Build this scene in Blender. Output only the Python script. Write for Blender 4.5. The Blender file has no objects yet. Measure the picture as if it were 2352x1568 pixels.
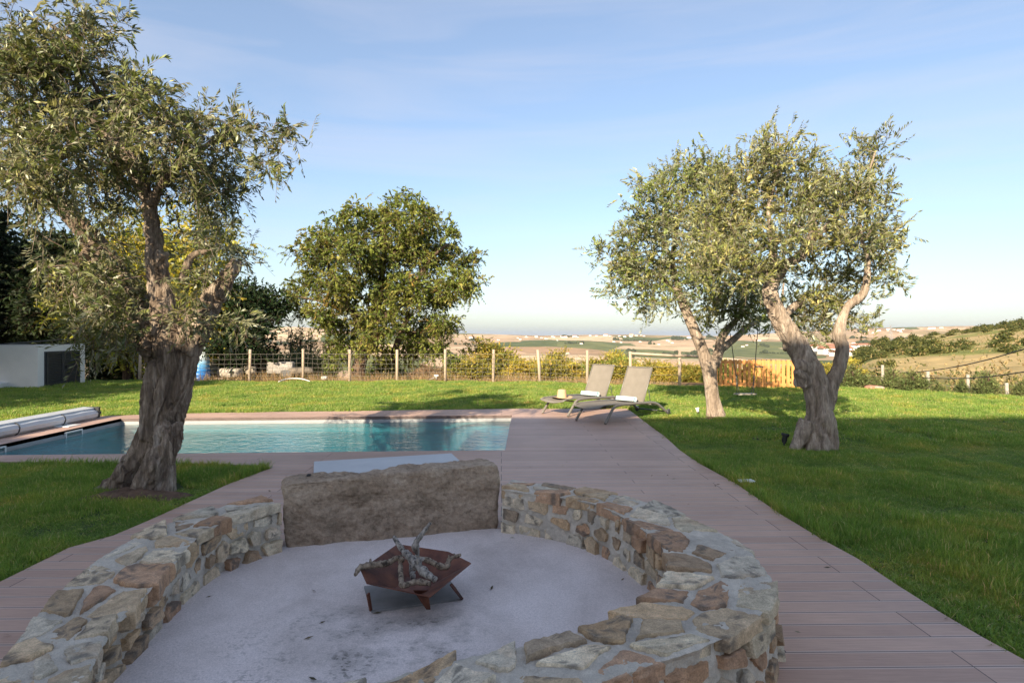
import bpy, bmesh, math, random
import numpy as np
from mathutils import Vector, Matrix
from mathutils.geometry import tessellate_polygon

# ------------------------------------------------------------------ camera, sky, sun, exposure
F, HZ, CX, CH = 1400.0, 766.0, 1176.0, 1.62       # focal length / horizon / centre of the 2352 px wide view, eye height
scene = bpy.context.scene
C = scene.collection
rad = math.radians

cam_d = bpy.data.cameras.new('camera')
cam = bpy.data.objects.new('camera', cam_d)
C.objects.link(cam)
cam.location = (0, 0, CH)
cam.rotation_euler = (rad(90), 0, 0)
cam_d.sensor_width = 36
cam_d.lens = 36 * F / 2352
cam_d.shift_y = -(784 - HZ) / 2352
cam_d.clip_start = 0.05
cam_d.clip_end = 60000
scene.camera = cam

SUN_EL, SUN_AZ = 24.3, 202.6                       # sun behind the camera, a little to its left
world = bpy.data.worlds.new('World')
scene.world = world
world.use_nodes = True
wn, wl = world.node_tree.nodes, world.node_tree.links
wn.clear()
w_out = wn.new('ShaderNodeOutputWorld')
w_bg = wn.new('ShaderNodeBackground')
w_sky = wn.new('ShaderNodeTexSky')
w_sky.sky_type = 'NISHITA'
w_sky.sun_disc = False
w_sky.sun_elevation = rad(SUN_EL)
w_sky.sun_rotation = rad(SUN_AZ)
w_sky.altitude = 100
w_sky.air_density = 1.0
w_sky.dust_density = 1.15
w_sky.ozone_density = 3.0
w_bg.inputs['Strength'].default_value = 0.0665
# thin cirrus veils: a stretched noise on the sky direction that whitens the sky
w_tc = wn.new('ShaderNodeTexCoord')
w_map = wn.new('ShaderNodeMapping')
w_map.inputs['Scale'].default_value = (0.8, 1.2, 9.0)
w_map.inputs['Rotation'].default_value = (rad(4), rad(-9), 0)
w_no = wn.new('ShaderNodeTexNoise')
w_no.inputs['Scale'].default_value = 1.9
w_no.inputs['Detail'].default_value = 6
w_no.inputs['Roughness'].default_value = 0.55
w_no.inputs['Distortion'].default_value = 0.7
w_rmp = wn.new('ShaderNodeValToRGB')
w_rmp.color_ramp.elements[0].position = 0.40
w_rmp.color_ramp.elements[0].color = (0.10, 0.10, 0.10, 1)
w_rmp.color_ramp.elements[1].position = 0.80
w_rmp.color_ramp.elements[1].color = (0.40, 0.40, 0.40, 1)
w_mix = wn.new('ShaderNodeMix')
w_mix.data_type = 'RGBA'
w_mix.inputs[7].default_value = (3.3, 3.2, 3.5, 1)
wl.new(w_tc.outputs['Generated'], w_map.inputs['Vector'])
wl.new(w_map.outputs[0], w_no.inputs['Vector'])
wl.new(w_no.outputs['Fac'], w_rmp.inputs[0])
wl.new(w_rmp.outputs[0], w_mix.inputs[0])
w_gam = wn.new('ShaderNodeGamma')
w_gam.inputs['Gamma'].default_value = 0.86
wl.new(w_sky.outputs[0], w_gam.inputs[0])
wl.new(w_gam.outputs[0], w_mix.inputs[6])
wl.new(w_mix.outputs[2], w_bg.inputs['Color'])
wl.new(w_bg.outputs[0], w_out.inputs['Surface'])

sun_d = bpy.data.lights.new('sun', 'SUN')
sun_d.energy = 2.7
sun_d.angle = rad(0.5)
sun_d.color = (1.0, 0.86, 0.64)
sun = bpy.data.objects.new('sun', sun_d)
C.objects.link(sun)
sun_dir = Vector((math.sin(rad(SUN_AZ)) * math.cos(rad(SUN_EL)), math.cos(rad(SUN_AZ)) * math.cos(rad(SUN_EL)), math.sin(rad(SUN_EL))))
sun.rotation_euler = sun_dir.to_track_quat('Z', 'Y').to_euler()
sun.location = (-8, -20, 12)

scene.view_settings.view_transform = 'Standard'
scene.view_settings.look = 'None'
scene.view_settings.gamma = 1
scene.view_settings.exposure = 2.0
scene.render.engine = 'CYCLES'
cy = scene.cycles
cy.max_bounces = 8
cy.diffuse_bounces = 3
cy.glossy_bounces = 3
cy.transmission_bounces = 6
cy.transparent_max_bounces = 12
cy.volume_bounces = 0
cy.caustics_reflective = False
cy.caustics_refractive = False
cy.sample_clamp_indirect = 6
cy.use_denoising = True

R = random.Random(7)
G = np.random.default_rng(11)

# ------------------------------------------------------------------ helpers
def P(x, y, z=0.0):
    """where the line of sight through a point of the 2352 px view meets the level z"""
    Y = F * (CH - z) / (y - HZ)
    return ((x - CX) / F * Y, Y)

def Q(x, y, Y):
    """the point at distance Y on that line of sight"""
    return Vector(((x - CX) / F * Y, Y, CH - (y - HZ) / F * Y))

def vnoise(p):
    p = np.asarray(p, float)
    i = np.floor(p).astype(np.int64)
    f = p - i
    f = f * f * (3 - 2 * f)
    def h(a, b, c):
        n = (a * 374761393 + b * 668265263 + c * 1274126177) & 0xffffffff
        n = ((n ^ (n >> 13)) * 1274126177) & 0xffffffff
        return ((n ^ (n >> 16)) & 0xffff) / 65535.0
    x, y, z = i[:, 0], i[:, 1], i[:, 2]
    u, v, w = f[:, 0], f[:, 1], f[:, 2]
    def lx(b, c):
        return h(x, b, c) * (1 - u) + h(x + 1, b, c) * u
    a0 = lx(y, z) * (1 - v) + lx(y + 1, z) * v
    a1 = lx(y, z + 1) * (1 - v) + lx(y + 1, z + 1) * v
    return a0 * (1 - w) + a1 * w

def fbm(p, octaves=4, seed=0.0, gain=0.5):
    p = np.asarray(p, float) + seed * 17.31
    s, a, t = np.zeros(len(p)), 1.0, 0.0
    for k in range(octaves):
        s += a * vnoise(p)
        t += a
        a *= gain
        p = p * 2.03 + 5.7
    return s / t

def smooth01(a, b, x):
    t = np.clip((np.asarray(x, float) - a) / (b - a), 0, 1)
    return t * t * (3 - 2 * t)

def in_poly(px, py, poly):
    px, py = np.asarray(px, float), np.asarray(py, float)
    r = np.zeros(px.shape, bool)
    n = len(poly)
    for k in range(n):
        x0, y0 = poly[k]
        x1, y1 = poly[(k + 1) % n]
        c = ((y0 > py) != (y1 > py)) & (px < (x1 - x0) * (py - y0) / ((y1 - y0) if y1 != y0 else 1e-9) + x0)
        r ^= c
    return r

WORLD_STYLE = set()          # things whose parts are given in world coordinates

def tag(o, label=None, cat=None, group=None, kind=None):
    if label: o['label'] = label
    if cat: o['category'] = cat
    if group: o['group'] = group
    if kind: o['kind'] = kind
    return o

def thing(name, label, cat, loc=(0, 0, 0), group=None, local=False):
    o = bpy.data.objects.new(name, None)
    C.objects.link(o)
    o.location = loc
    o.empty_display_size = 0.2
    if not local:
        WORLD_STYLE.add(o)
    return tag(o, label, cat, group)

def set_parent(o, parent):
    o.parent = parent
    if parent in WORLD_STYLE:
        o.matrix_parent_inverse = Matrix.Translation(-Vector(parent.location))

def mesh_np(name, verts, loops, sizes, mat=None, parent=None, smooth=False, col=None):
    """mesh from numpy arrays: flat loop indices and face sizes"""
    me = bpy.data.meshes.new(name)
    verts = np.asarray(verts, np.float32)
    loops = np.asarray(loops, np.int32).ravel()
    sizes = np.asarray(sizes, np.int32).ravel()
    me.vertices.add(len(verts))
    me.vertices.foreach_set('co', verts.ravel())
    me.loops.add(len(loops))
    me.loops.foreach_set('vertex_index', loops)
    me.polygons.add(len(sizes))
    starts = np.concatenate(([0], np.cumsum(sizes)[:-1])).astype(np.int32)
    me.polygons.foreach_set('loop_start', starts)
    me.update(calc_edges=True)
    me.polygons.foreach_set('use_smooth', np.full(len(sizes), bool(smooth)))
    if col is not None:
        a = me.color_attributes.new('col', 'FLOAT_COLOR', 'POINT')
        c = np.ones((len(verts), 4), np.float32)
        c[:, :3] = col
        a.data.foreach_set('color', c.ravel())
    me.update()
    o = bpy.data.objects.new(name, me)
    C.objects.link(o)
    if mat: me.materials.append(mat)
    if parent is not None: set_parent(o, parent)
    return o

class MB:
    """collects shapes and links them as one mesh object"""
    def __init__(s):
        s.v, s.f, s.c, s.n = [], [], [], 0
    def add(s, v, f, col=None):
        v = [tuple(p) for p in v]
        s.v += v
        s.f += [tuple(i + s.n for i in q) for q in f]
        s.c += [col or (1, 1, 1)] * len(v)
        s.n += len(v)
        return s
    def box(s, c, d, rz=0.0, col=None, ry=0.0, rx=0.0):
        m = Matrix.Translation(c) @ Matrix.Rotation(rz, 4, 'Z') @ Matrix.Rotation(ry, 4, 'Y') @ Matrix.Rotation(rx, 4, 'X')
        v = [m @ Vector((x * d[0] / 2, y * d[1] / 2, z * d[2] / 2)) for x in (-1, 1) for y in (-1, 1) for z in (-1, 1)]
        f = [(0, 1, 3, 2), (4, 6, 7, 5), (0, 4, 5, 1), (2, 3, 7, 6), (0, 2, 6, 4), (1, 5, 7, 3)]
        return s.add(v, f, col)
    def tube(s, pts, r, n=8, cap=True, col=None, flat=1.0):
        pts = [Vector(p) for p in pts]
        rs = list(r) if hasattr(r, '__len__') else [r] * len(pts)
        v, f = [], []
        up = Vector((0, 0, 1))
        side = None
        for k, p in enumerate(pts):
            t = (pts[min(k + 1, len(pts) - 1)] - pts[max(k - 1, 0)])
            t = t.normalized() if t.length > 1e-9 else Vector((0, 0, 1))
            if side is None:
                side = t.cross(up) if abs(t.z) < 0.95 else t.cross(Vector((0, 1, 0)))
            side = side - t * side.dot(t)
            side = side.normalized() if side.length > 1e-6 else t.orthogonal().normalized()
            b = t.cross(side)
            for j in range(n):
                a = 2 * math.pi * j / n
                v.append(p + (side * math.cos(a) + b * math.sin(a) * flat) * rs[k])
        for k in range(len(pts) - 1):
            for j in range(n):
                f.append((k * n + j, k * n + (j + 1) % n, (k + 1) * n + (j + 1) % n, (k + 1) * n + j))
        if cap:
            f.append(tuple(reversed(range(n))))
            f.append(tuple((len(pts) - 1) * n + j for j in range(n)))
        return s.add(v, f, col)
    def lathe(s, c, prof, n=24, axis='Z', col=None, rot=None):
        v, f = [], []
        for (r, z) in prof:
            for j in range(n):
                a = 2 * math.pi * j / n
                p = Vector((r * math.cos(a), r * math.sin(a), z))
                if axis == 'X': p = Vector((p.z, p.x, p.y))
                if axis == 'Y': p = Vector((p.x, p.z, p.y))
                if rot is not None: p = rot @ p
                v.append(Vector(c) + p)
        for k in range(len(prof) - 1):
            for j in range(n):
                f.append((k * n + j, k * n + (j + 1) % n, (k + 1) * n + (j + 1) % n, (k + 1) * n + j))
        f.append(tuple(reversed(range(n))))
        f.append(tuple((len(prof) - 1) * n + j for j in range(n)))
        return s.add(v, f, col)
    def build(s, name, mat=None, parent=None, smooth=False, bevel=0.0, use_col=False, seg=2):
        me = bpy.data.meshes.new(name)
        me.from_pydata(s.v, [], s.f)
        bm = bmesh.new()
        bm.from_mesh(me)
        bmesh.ops.recalc_face_normals(bm, faces=bm.faces)
        if bevel:
            bmesh.ops.bevel(bm, geom=[e for e in bm.edges if len(e.link_faces) == 2 and e.calc_face_angle(0) > 0.5],
                            offset=bevel, segments=seg, profile=0.5, affect='EDGES')
        bm.to_mesh(me)
        bm.free()
        if use_col:
            a = me.color_attributes.new('col', 'FLOAT_COLOR', 'POINT')
            a.data.foreach_set('color', np.hstack([np.array(s.c, np.float32), np.ones((len(s.c), 1), np.float32)]).ravel())
        if smooth:
            for p in me.polygons: p.use_smooth = True
        o = bpy.data.objects.new(name, me)
        C.objects.link(o)
        if mat: me.materials.append(mat)
        if parent is not None: set_parent(o, parent)
        return o

def copy_tree(o, parent=None):
    c = o.copy()
    C.objects.link(c)
    if parent is not None:
        c.parent = parent
        c.matrix_parent_inverse = o.matrix_parent_inverse.copy()
    for ch in list(o.children):
        copy_tree(ch, c)
    return c

def curve_pts(pts, n=12):
    """Catmull-Rom through points"""
    pts = [Vector(p) for p in pts]
    q = [pts[0] * 2 - pts[1]] + pts + [pts[-1] * 2 - pts[-2]]
    out = []
    for k in range(1, len(q) - 2):
        for j in range(n):
            t = j / n
            a, b, c, d = q[k - 1], q[k], q[k + 1], q[k + 2]
            out.append(0.5 * ((2 * b) + (c - a) * t + (2 * a - 5 * b + 4 * c - d) * t * t + (3 * b - a - 3 * c + d) * t ** 3))
    out.append(pts[-1])
    return out

# ------------------------------------------------------------------ materials
def new_mat(name):
    m = bpy.data.materials.new(name)
    m.use_nodes = True
    nt = m.node_tree
    b = nt.nodes['Principled BSDF']
    return m, nt, nt.nodes, nt.links, b

def ramp(nt, stops):
    r = nt.nodes.new('ShaderNodeValToRGB')
    el = r.color_ramp.elements
    while len(el) < len(stops): el.new(0.5)
    for e, (p, c) in zip(el, stops):
        e.position = p
        e.color = (c[0], c[1], c[2], 1)
    return r

def noise_node(nt, scale, detail=5, rough=0.55, stretch=(1, 1, 1), coord='Object', dist=0.0):
    n = nt.nodes.new('ShaderNodeTexNoise')
    n.inputs['Scale'].default_value = scale
    n.inputs['Detail'].default_value = detail
    n.inputs['Roughness'].default_value = rough
    n.inputs['Distortion'].default_value = dist
    mp = nt.nodes.new('ShaderNodeMapping')
    mp.inputs['Scale'].default_value = stretch
    if coord == 'World':
        g = nt.nodes.new('ShaderNodeNewGeometry')
        nt.links.new(g.outputs['Position'], mp.inputs['Vector'])
    else:
        t = nt.nodes.new('ShaderNodeTexCoord')
        nt.links.new(t.outputs[coord], mp.inputs['Vector'])
    nt.links.new(mp.outputs[0], n.inputs['Vector'])
    return n

def mix_col(nt, a, b, fac, mode='MIX'):
    m = nt.nodes.new('ShaderNodeMix')
    m.data_type = 'RGBA'
    m.blend_type = mode
    for sock, v in ((0, fac), (6, a), (7, b)):
        if isinstance(v, (int, float)): m.inputs[sock].default_value = v
        elif isinstance(v, tuple): m.inputs[sock].default_value = (v[0], v[1], v[2], 1)
        else: nt.links.new(v, m.inputs[sock])
    return m.outputs[2]

def bump(nt, b, height, strength=0.3, dist=0.02):
    n = nt.nodes.new('ShaderNodeBump')
    n.inputs['Strength'].default_value = strength
    n.inputs['Distance'].default_value = dist
    nt.links.new(height, n.inputs['Height'])
    nt.links.new(n.outputs[0], b.inputs['Normal'])

def simple(name, stops, scale=8, rough=0.7, bs=0.2, bd=0.01, bscale=None, stretch=(1, 1, 1), metal=0.0, spec=0.4, coord='Object', detail=6):
    m, nt, N, L, b = new_mat(name)
    n = noise_node(nt, scale, detail, 0.6, stretch, coord)
    r = ramp(nt, stops)
    L.new(n.outputs['Fac'], r.inputs[0])
    L.new(r.outputs[0], b.inputs['Base Color'])
    b.inputs['Roughness'].default_value = rough
    b.inputs['Metallic'].default_value = metal
    b.inputs['Specular IOR Level'].default_value = spec
    if bs:
        n2 = noise_node(nt, bscale or scale * 4, 6, 0.6, stretch, coord)
        bump(nt, b, n2.outputs['Fac'], bs, bd)
    return m

def attr_mat(name, rough=0.8, var=0.25, vscale=12, bs=0.4, bd=0.01, bscale=40, spec=0.3, stretch=(1, 1, 1)):
    """base colour from the mesh attribute 'col', varied by noise"""
    m, nt, N, L, b = new_mat(name)
    a = N.new('ShaderNodeAttribute')
    a.attribute_name = 'col'
    n = noise_node(nt, vscale, 7, 0.65, stretch)
    r = ramp(nt, [(0.25, (1 - var,) * 3), (0.75, (1 + var,) * 3)])
    L.new(n.outputs['Fac'], r.inputs[0])
    g1 = noise_node(nt, bscale * 2.2, 5, 0.75, stretch)
    g2 = ramp(nt, [(0.30, (1 - var * 1.5,) * 3), (0.5, (1.0,) * 3), (0.70, (1 + var * 1.2,) * 3)])
    L.new(g1.outputs['Fac'], g2.inputs[0])
    L.new(mix_col(nt, mix_col(nt, a.outputs['Color'], r.outputs[0], 1.0, 'MULTIPLY'), g2.outputs[0], 1.0, 'MULTIPLY'), b.inputs['Base Color'])
    b.inputs['Roughness'].default_value = rough
    b.inputs['Specular IOR Level'].default_value = spec
    if bs:
        n2 = noise_node(nt, bscale, 8, 0.7, stretch)
        bump(nt, b, n2.outputs['Fac'], bs, bd)
    return m

def leaf_mat(name, under=None, trans=0.3, rough=0.5, spec=0.35):
    m, nt, N, L, b = new_mat(name)
    a = N.new('ShaderNodeAttribute')
    a.attribute_name = 'col'
    colr = a.outputs['Color']
    if under:
        g = N.new('ShaderNodeNewGeometry')
        colr = mix_col(nt, colr, under, g.outputs['Backfacing'])
    L.new(colr, b.inputs['Base Color'])
    b.inputs['Roughness'].default_value = rough
    b.inputs['Specular IOR Level'].default_value = spec
    t = N.new('ShaderNodeBsdfTranslucent')
    L.new(mix_col(nt, colr, (1.5, 1.6, 0.7), 1.0, 'MULTIPLY'), t.inputs['Color'])
    ms = N.new('ShaderNodeMixShader')
    ms.inputs[0].default_value = trans
    L.new(b.outputs[0], ms.inputs[1])
    L.new(t.outputs[0], ms.inputs[2])
    L.new(ms.outputs[0], N['Material Output'].inputs['Surface'])
    return m
HAZE_D = 0.00005

# ------------------------------------------------------------------ garden outlines (metres, camera at the origin looking along +Y)
lawn_right_px = [(1440, 938), (1456, 949), (1486, 972), (1526, 1001), (1562, 1034), (1612, 1067), (1689, 1109), (1793, 1180), (1889, 1238), (1970, 1282), (2063, 1344), (2163, 1407), (2255, 1461), (2351, 1513)]
deck_poly = [(-5.2, 0.2), (4.1, 0.2), (3.5, 1.3)] + [P(x, y) for x, y in reversed(lawn_right_px)]
deck_poly += [P(1195, 938), P(459, 948), P(230, 955), (-8.25, 11.85), (-8.25, 7.75)]
left_lawn_px = [(0, 1060), (300, 1063), (560, 1067), (600, 1068), (624, 1074), (527, 1110), (352, 1190), (260, 1229), (158, 1257), (0, 1335), (-300, 1460)]
deck_poly += [P(x, y) for x, y in left_lawn_px] + [(-4.3, 2.0)]
pool_quad = [(-7.48, 8.10), (-0.09, 8.49), (0.0, 12.13), (-7.48, 11.65)]
lawn_back = [(40, 15.0), P(2352, 905), P(2150, 899), P(1900, 888), P(1561, 884), P(1241, 876), P(1000, 873), P(573, 874), P(300, 872), (-13.4, 21.6), (-40, 22)]
lawn_poly = [(-40, -26), (40, -26)] + lawn_back

def sheet(name, outer, holes, z, skirt, mat, parent=None, side=None):
    polys = [[Vector((x, y, z)) for x, y in p] for p in [outer] + holes]
    flat = [v for p in polys for v in p]
    tris = tessellate_polygon(polys)
    n_top = len(tris)
    m = MB()
    m.add(flat, [tuple(t) for t in tris])
    if skirt:
        for p in polys:
            n = len(p)
            v = p + [Vector((q.x, q.y, z - skirt)) for q in p]
            m.add(v, [(k, (k + 1) % n, n + (k + 1) % n, n + k) for k in range(n)])
    me = bpy.data.meshes.new(name)
    me.from_pydata(m.v, [], m.f)
    bm = bmesh.new()
    bm.from_mesh(me)
    for f in bm.faces:
        f.normal_update()
        if f.normal.z < -0.1: f.normal_flip()
    bm.to_mesh(me)
    bm.free()
    o = bpy.data.objects.new(name, me)
    C.objects.link(o)
    me.materials.append(mat)
    if side:
        me.materials.append(side)
        for i, p in enumerate(me.polygons): p.material_index = 0 if i < n_top else 1
    if parent is not None: set_parent(o, parent)
    return o

# lawn soil
def lawn_soil_mat():
    m, nt, N, L, b = new_mat('lawn_soil')
    n = noise_node(nt, 0.55, 8, 0.7, coord='World')
    r = ramp(nt, [(0.3, (0.035, 0.055, 0.012)), (0.5, (0.055, 0.09, 0.016)), (0.68, (0.09, 0.10, 0.03)), (0.8, (0.16, 0.11, 0.06))])
    L.new(n.outputs['Fac'], r.inputs[0])
    n2 = noise_node(nt, 60, 4, 0.7, coord='World')
    r2 = ramp(nt, [(0.3, (0.6, 0.6, 0.6)), (0.7, (1.3, 1.3, 1.3))])
    L.new(n2.outputs['Fac'], r2.inputs[0])
    L.new(mix_col(nt, r.outputs[0], r2.outputs[0], 1.0, 'MULTIPLY'), b.inputs['Base Color'])
    b.inputs['Roughness'].default_value = 0.95
    bump(nt, b, n2.outputs['Fac'], 0.8, 0.03)
    return m
pool_hole = [(-7.60, 8.00), (0.10, 8.40), (0.14, 12.24), (-7.60, 11.76)]
lawn = tag(sheet('lawn', lawn_poly, [pool_hole], -0.03, 0, lawn_soil_mat()), kind='structure')

# deck of long composite boards
def deck_mat():
    m, nt, N, L, b = new_mat('composite_deck')
    tc = N.new('ShaderNodeTexCoord')
    mp = N.new('ShaderNodeMapping')
    mp.inputs['Rotation'].default_value = (0, 0, rad(-1.0))
    L.new(tc.outputs['Object'], mp.inputs['Vector'])
    br = N.new('ShaderNodeTexBrick')
    br.offset = 0.37
    br.offset_frequency = 3
    for k, v in (('Scale', 1.0), ('Mortar Size', 0.003), ('Mortar Smooth', 0.0), ('Bias', 0.0), ('Brick Width', 2.3), ('Row Height', 0.1465)):
        br.inputs[k].default_value = v
    br.inputs['Color1'].default_value = (0.47, 0.30, 0.225, 1)
    br.inputs['Color2'].default_value = (0.57, 0.375, 0.285, 1)
    br.inputs['Mortar'].default_value = (0.10, 0.07, 0.06, 1)
    L.new(mp.outputs[0], br.inputs['Vector'])
    sx = N.new('ShaderNodeSeparateXYZ')
    L.new(mp.outputs[0], sx.inputs[0])
    def mth(op, a, bb=None):
        q = N.new('ShaderNodeMath')
        q.operation = op
        for k, v in enumerate((a, bb)):
            if v is None: continue
            if isinstance(v, (int, float)): q.inputs[k].default_value = v
            else: L.new(v, q.inputs[k])
        return q.outputs[0]
    fr = mth('FRACT', mth('DIVIDE', sx.outputs['Y'], 0.1465))
    edge = mth('MINIMUM', fr, mth('SUBTRACT', 1.0, fr))                # 0 at a board's edge, 0.5 in its middle
    lip = N.new('ShaderNodeMapRange')
    lip.inputs['From Min'].default_value = 0.12
    lip.inputs['From Max'].default_value = 0.03
    L.new(edge, lip.inputs['Value'])
    grain = noise_node(nt, 6.0, 6, 0.65, (0.6, 26, 1))
    gr = ramp(nt, [(0.3, (0.82, 0.82, 0.82)), (0.7, (1.16, 1.16, 1.16))])
    L.new(grain.outputs['Fac'], gr.inputs[0])
    dust = noise_node(nt, 0.9, 7, 0.65, (1, 1, 1))
    dr = ramp(nt, [(0.35, (0.88, 0.88, 0.9)), (0.7, (1.14, 1.13, 1.12))])
    L.new(dust.outputs['Fac'], dr.inputs[0])
    c1 = mix_col(nt, br.outputs['Color'], gr.outputs[0], 1.0, 'MULTIPLY')
    c2 = mix_col(nt, c1, dr.outputs[0], 1.0, 'MULTIPLY')
    lipped = mix_col(nt, c2, (0.62, 0.48, 0.41), mth('MULTIPLY', lip.outputs[0], mth('MULTIPLY', mth('SUBTRACT', 1.0, br.outputs['Fac']), 0.75)))  # pale line put into the colour along both edges of each board
    sp = noise_node(nt, 38, 2, 0.5)
    spr = ramp(nt, [(0.79, (0, 0, 0)), (0.80, (1, 1, 1))])
    L.new(sp.outputs['Fac'], spr.inputs[0])
    L.new(mix_col(nt, lipped, (0.5, 0.5, 0.48), spr.outputs[0]), b.inputs['Base Color'])
    b.inputs['Roughness'].default_value = 0.55
    b.inputs['Specular IOR Level'].default_value = 0.35
    hgt = mth('SUBTRACT', mth('MULTIPLY', grain.outputs['Fac'], 0.12), mth('ADD', br.outputs['Fac'], mth('MULTIPLY', lip.outputs[0], 0.35)))
    bump(nt, b, hgt, 0.5, 0.006)
    return m
DECK = deck_mat()
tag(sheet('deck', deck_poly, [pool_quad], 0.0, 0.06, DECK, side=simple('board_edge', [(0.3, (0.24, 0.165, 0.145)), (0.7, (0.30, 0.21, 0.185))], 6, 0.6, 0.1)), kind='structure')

# ------------------------------------------------------------------ pool
pool = thing('swimming_pool', 'rectangular sunken pool with pale grey lining set into the reddish board deck', 'swimming pool', (-3.7, 10.1, 0))
liner = simple('pool_liner', [(0.3, (0.30, 0.31, 0.32)), (0.7, (0.37, 0.38, 0.385))], 5, 0.5, 0.05)
tile = simple('pool_floor_lining', [(0.3, (0.26, 0.70, 0.76)), (0.7, (0.32, 0.76, 0.80))], 3, 0.6, 0.03)
WZ, DEPTH = -0.12, -1.35
m = MB()
n = 4
top = [Vector((x, y, -0.004)) for x, y in pool_quad]
bot = [Vector((x, y, DEPTH)) for x, y in pool_quad]
mid_ = [Vector((x, y, -0.22)) for x, y in pool_quad]
m.add(top + mid_, [(k, (k + 1) % n, n + (k + 1) % n, n + k) for k in range(n)])
m.build('upper_wall', liner, pool)
MB().add(mid_ + bot, [(k, (k + 1) % n, n + (k + 1) % n, n + k) for k in range(n)]).build('basin_wall', tile, pool)
MB().add(bot, [(0, 1, 2, 3)]).build('basin_floor', tile, pool)
# narrow ledge running round the wall at the water line
def lerp2(a, b, t): return (a[0] + (b[0] - a[0]) * t, a[1] + (b[1] - a[1]) * t)
cpt = (sum(p[0] for p in pool_quad) / 4, sum(p[1] for p in pool_quad) / 4)
led = []
for z in (-0.10, -0.135):
    for p in pool_quad:
        d = Vector((cpt[0] - p[0], cpt[1] - p[1]))
        led.append(Vector((p[0] + math.copysign(0.025, d.x), p[1] + math.copysign(0.025, d.y), z)))
rim = [Vector((x, y, -0.10)) for x, y in pool_quad]
MB().add(led, [(k, (k + 1) % 4, 4 + (k + 1) % 4, 4 + k) for k in range(4)]).add(rim + led[:4], [(k, (k + 1) % 4, 4 + (k + 1) % 4, 4 + k) for k in range(4)]).build('ledge', liner, pool)
frame_white = simple('white_plastic', [(0.3, (0.74, 0.74, 0.72)), (0.7, (0.82, 0.82, 0.80))], 20, 0.4, 0.0)
dark_void = simple('skimmer_mouth', [(0.3, (0.07, 0.12, 0.13)), (0.7, (0.10, 0.17, 0.18))], 10, 0.4, 0.0)
for yy in (8.78, 10.38):
    f = MB()
    for dy, dz, sy, sz in ((0, 0.055, 0.40, 0.022), (0, -0.055, 0.40, 0.022), (-0.189, 0, 0.022, 0.088), (0.189, 0, 0.022, 0.088)):
        f.box((-7.463, yy + dy, -0.095 + dz), (0.03, sy, sz))
    fo = f.build('skimmer_frame', frame_white, pool)
    MB().box((-7.472, yy, -0.095), (0.012, 0.36, 0.09)).build('skimmer_mouth', dark_void, fo)

def water_mat():
    m, nt, N, L, b = new_mat('pool_water')
    N.remove(b)
    out = N['Material Output']
    n1 = noise_node(nt, 4.2, 3, 0.5, (1, 1.6, 1), dist=0.5)
    n2 = noise_node(nt, 15.0, 3, 0.5, (1, 1.8, 1), dist=0.4)
    ad = N.new('ShaderNodeMath')
    ad.operation = 'MULTIPLY_ADD'
    ad.inputs[1].default_value = 0.35
    L.new(n2.outputs['Fac'], ad.inputs[0])
    L.new(n1.outputs['Fac'], ad.inputs[2])
    bp = N.new('ShaderNodeBump')
    bp.inputs['Strength'].default_value = 0.34
    bp.inputs['Distance'].default_value = 0.06
    L.new(ad.outputs[0], bp.inputs['Height'])
    fr = N.new('ShaderNodeFresnel')
    gb = N.new('ShaderNodeNewGeometry')                                  # same reflectance from below, so that the sun reaches the basin
    mi = N.new('ShaderNodeMapRange')
    mi.inputs['To Min'].default_value = 1.33
    mi.inputs['To Max'].default_value = 1 / 1.33
    L.new(gb.outputs['Backfacing'], mi.inputs['Value'])
    L.new(mi.outputs[0], fr.inputs['IOR'])
    L.new(bp.outputs[0], fr.inputs['Normal'])
    gl = N.new('ShaderNodeBsdfGlossy')
    gl.inputs['Roughness'].default_value = 0.02
    L.new(bp.outputs[0], gl.inputs['Normal'])
    tr = N.new('ShaderNodeBsdfTransparent')
    tr.inputs['Color'].default_value = (0.80, 0.96, 0.98, 1)
    rf = N.new('ShaderNodeBsdfRefraction')
    rf.inputs['IOR'].default_value = 1.33
    rf.inputs['Roughness'].default_value = 0.0
    rf.inputs['Color'].default_value = (0.80, 0.96, 0.98, 1)
    L.new(bp.outputs[0], rf.inputs['Normal'])
    m1 = N.new('ShaderNodeMixShader')
    m1.inputs[0].default_value = 0.6
    L.new(tr.outputs[0], m1.inputs[1])
    L.new(rf.outputs[0], m1.inputs[2])
    m2 = N.new('ShaderNodeMixShader')
    L.new(fr.outputs[0], m2.inputs[0])
    L.new(m1.outputs[0], m2.inputs[1])
    L.new(gl.outputs[0], m2.inputs[2])
    L.new(m2.outputs[0], out.inputs['Surface'])
    va = N.new('ShaderNodeVolumeAbsorption')
    va.inputs['Color'].default_value = (0.08, 0.78, 0.88, 1)
    va.inputs['Density'].default_value = 0.32
    L.new(va.outputs[0], out.inputs['Volume'])
    return m
wb = [(p[0] + math.copysign(0.02, p[0] - cpt[0]), p[1] + math.copysign(0.02, p[1] - cpt[1])) for p in pool_quad]
v = [Vector((x, y, WZ)) for x, y in wb] + [Vector((x, y, DEPTH - 0.03)) for x, y in wb]
tag(MB().add(v, [(0, 1, 2, 3), (7, 6, 5, 4)] + [(k, k + 4, (k + 1) % 4 + 4, (k + 1) % 4) for k in range(4)]).build('water', water_mat()), kind='structure')

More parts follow.
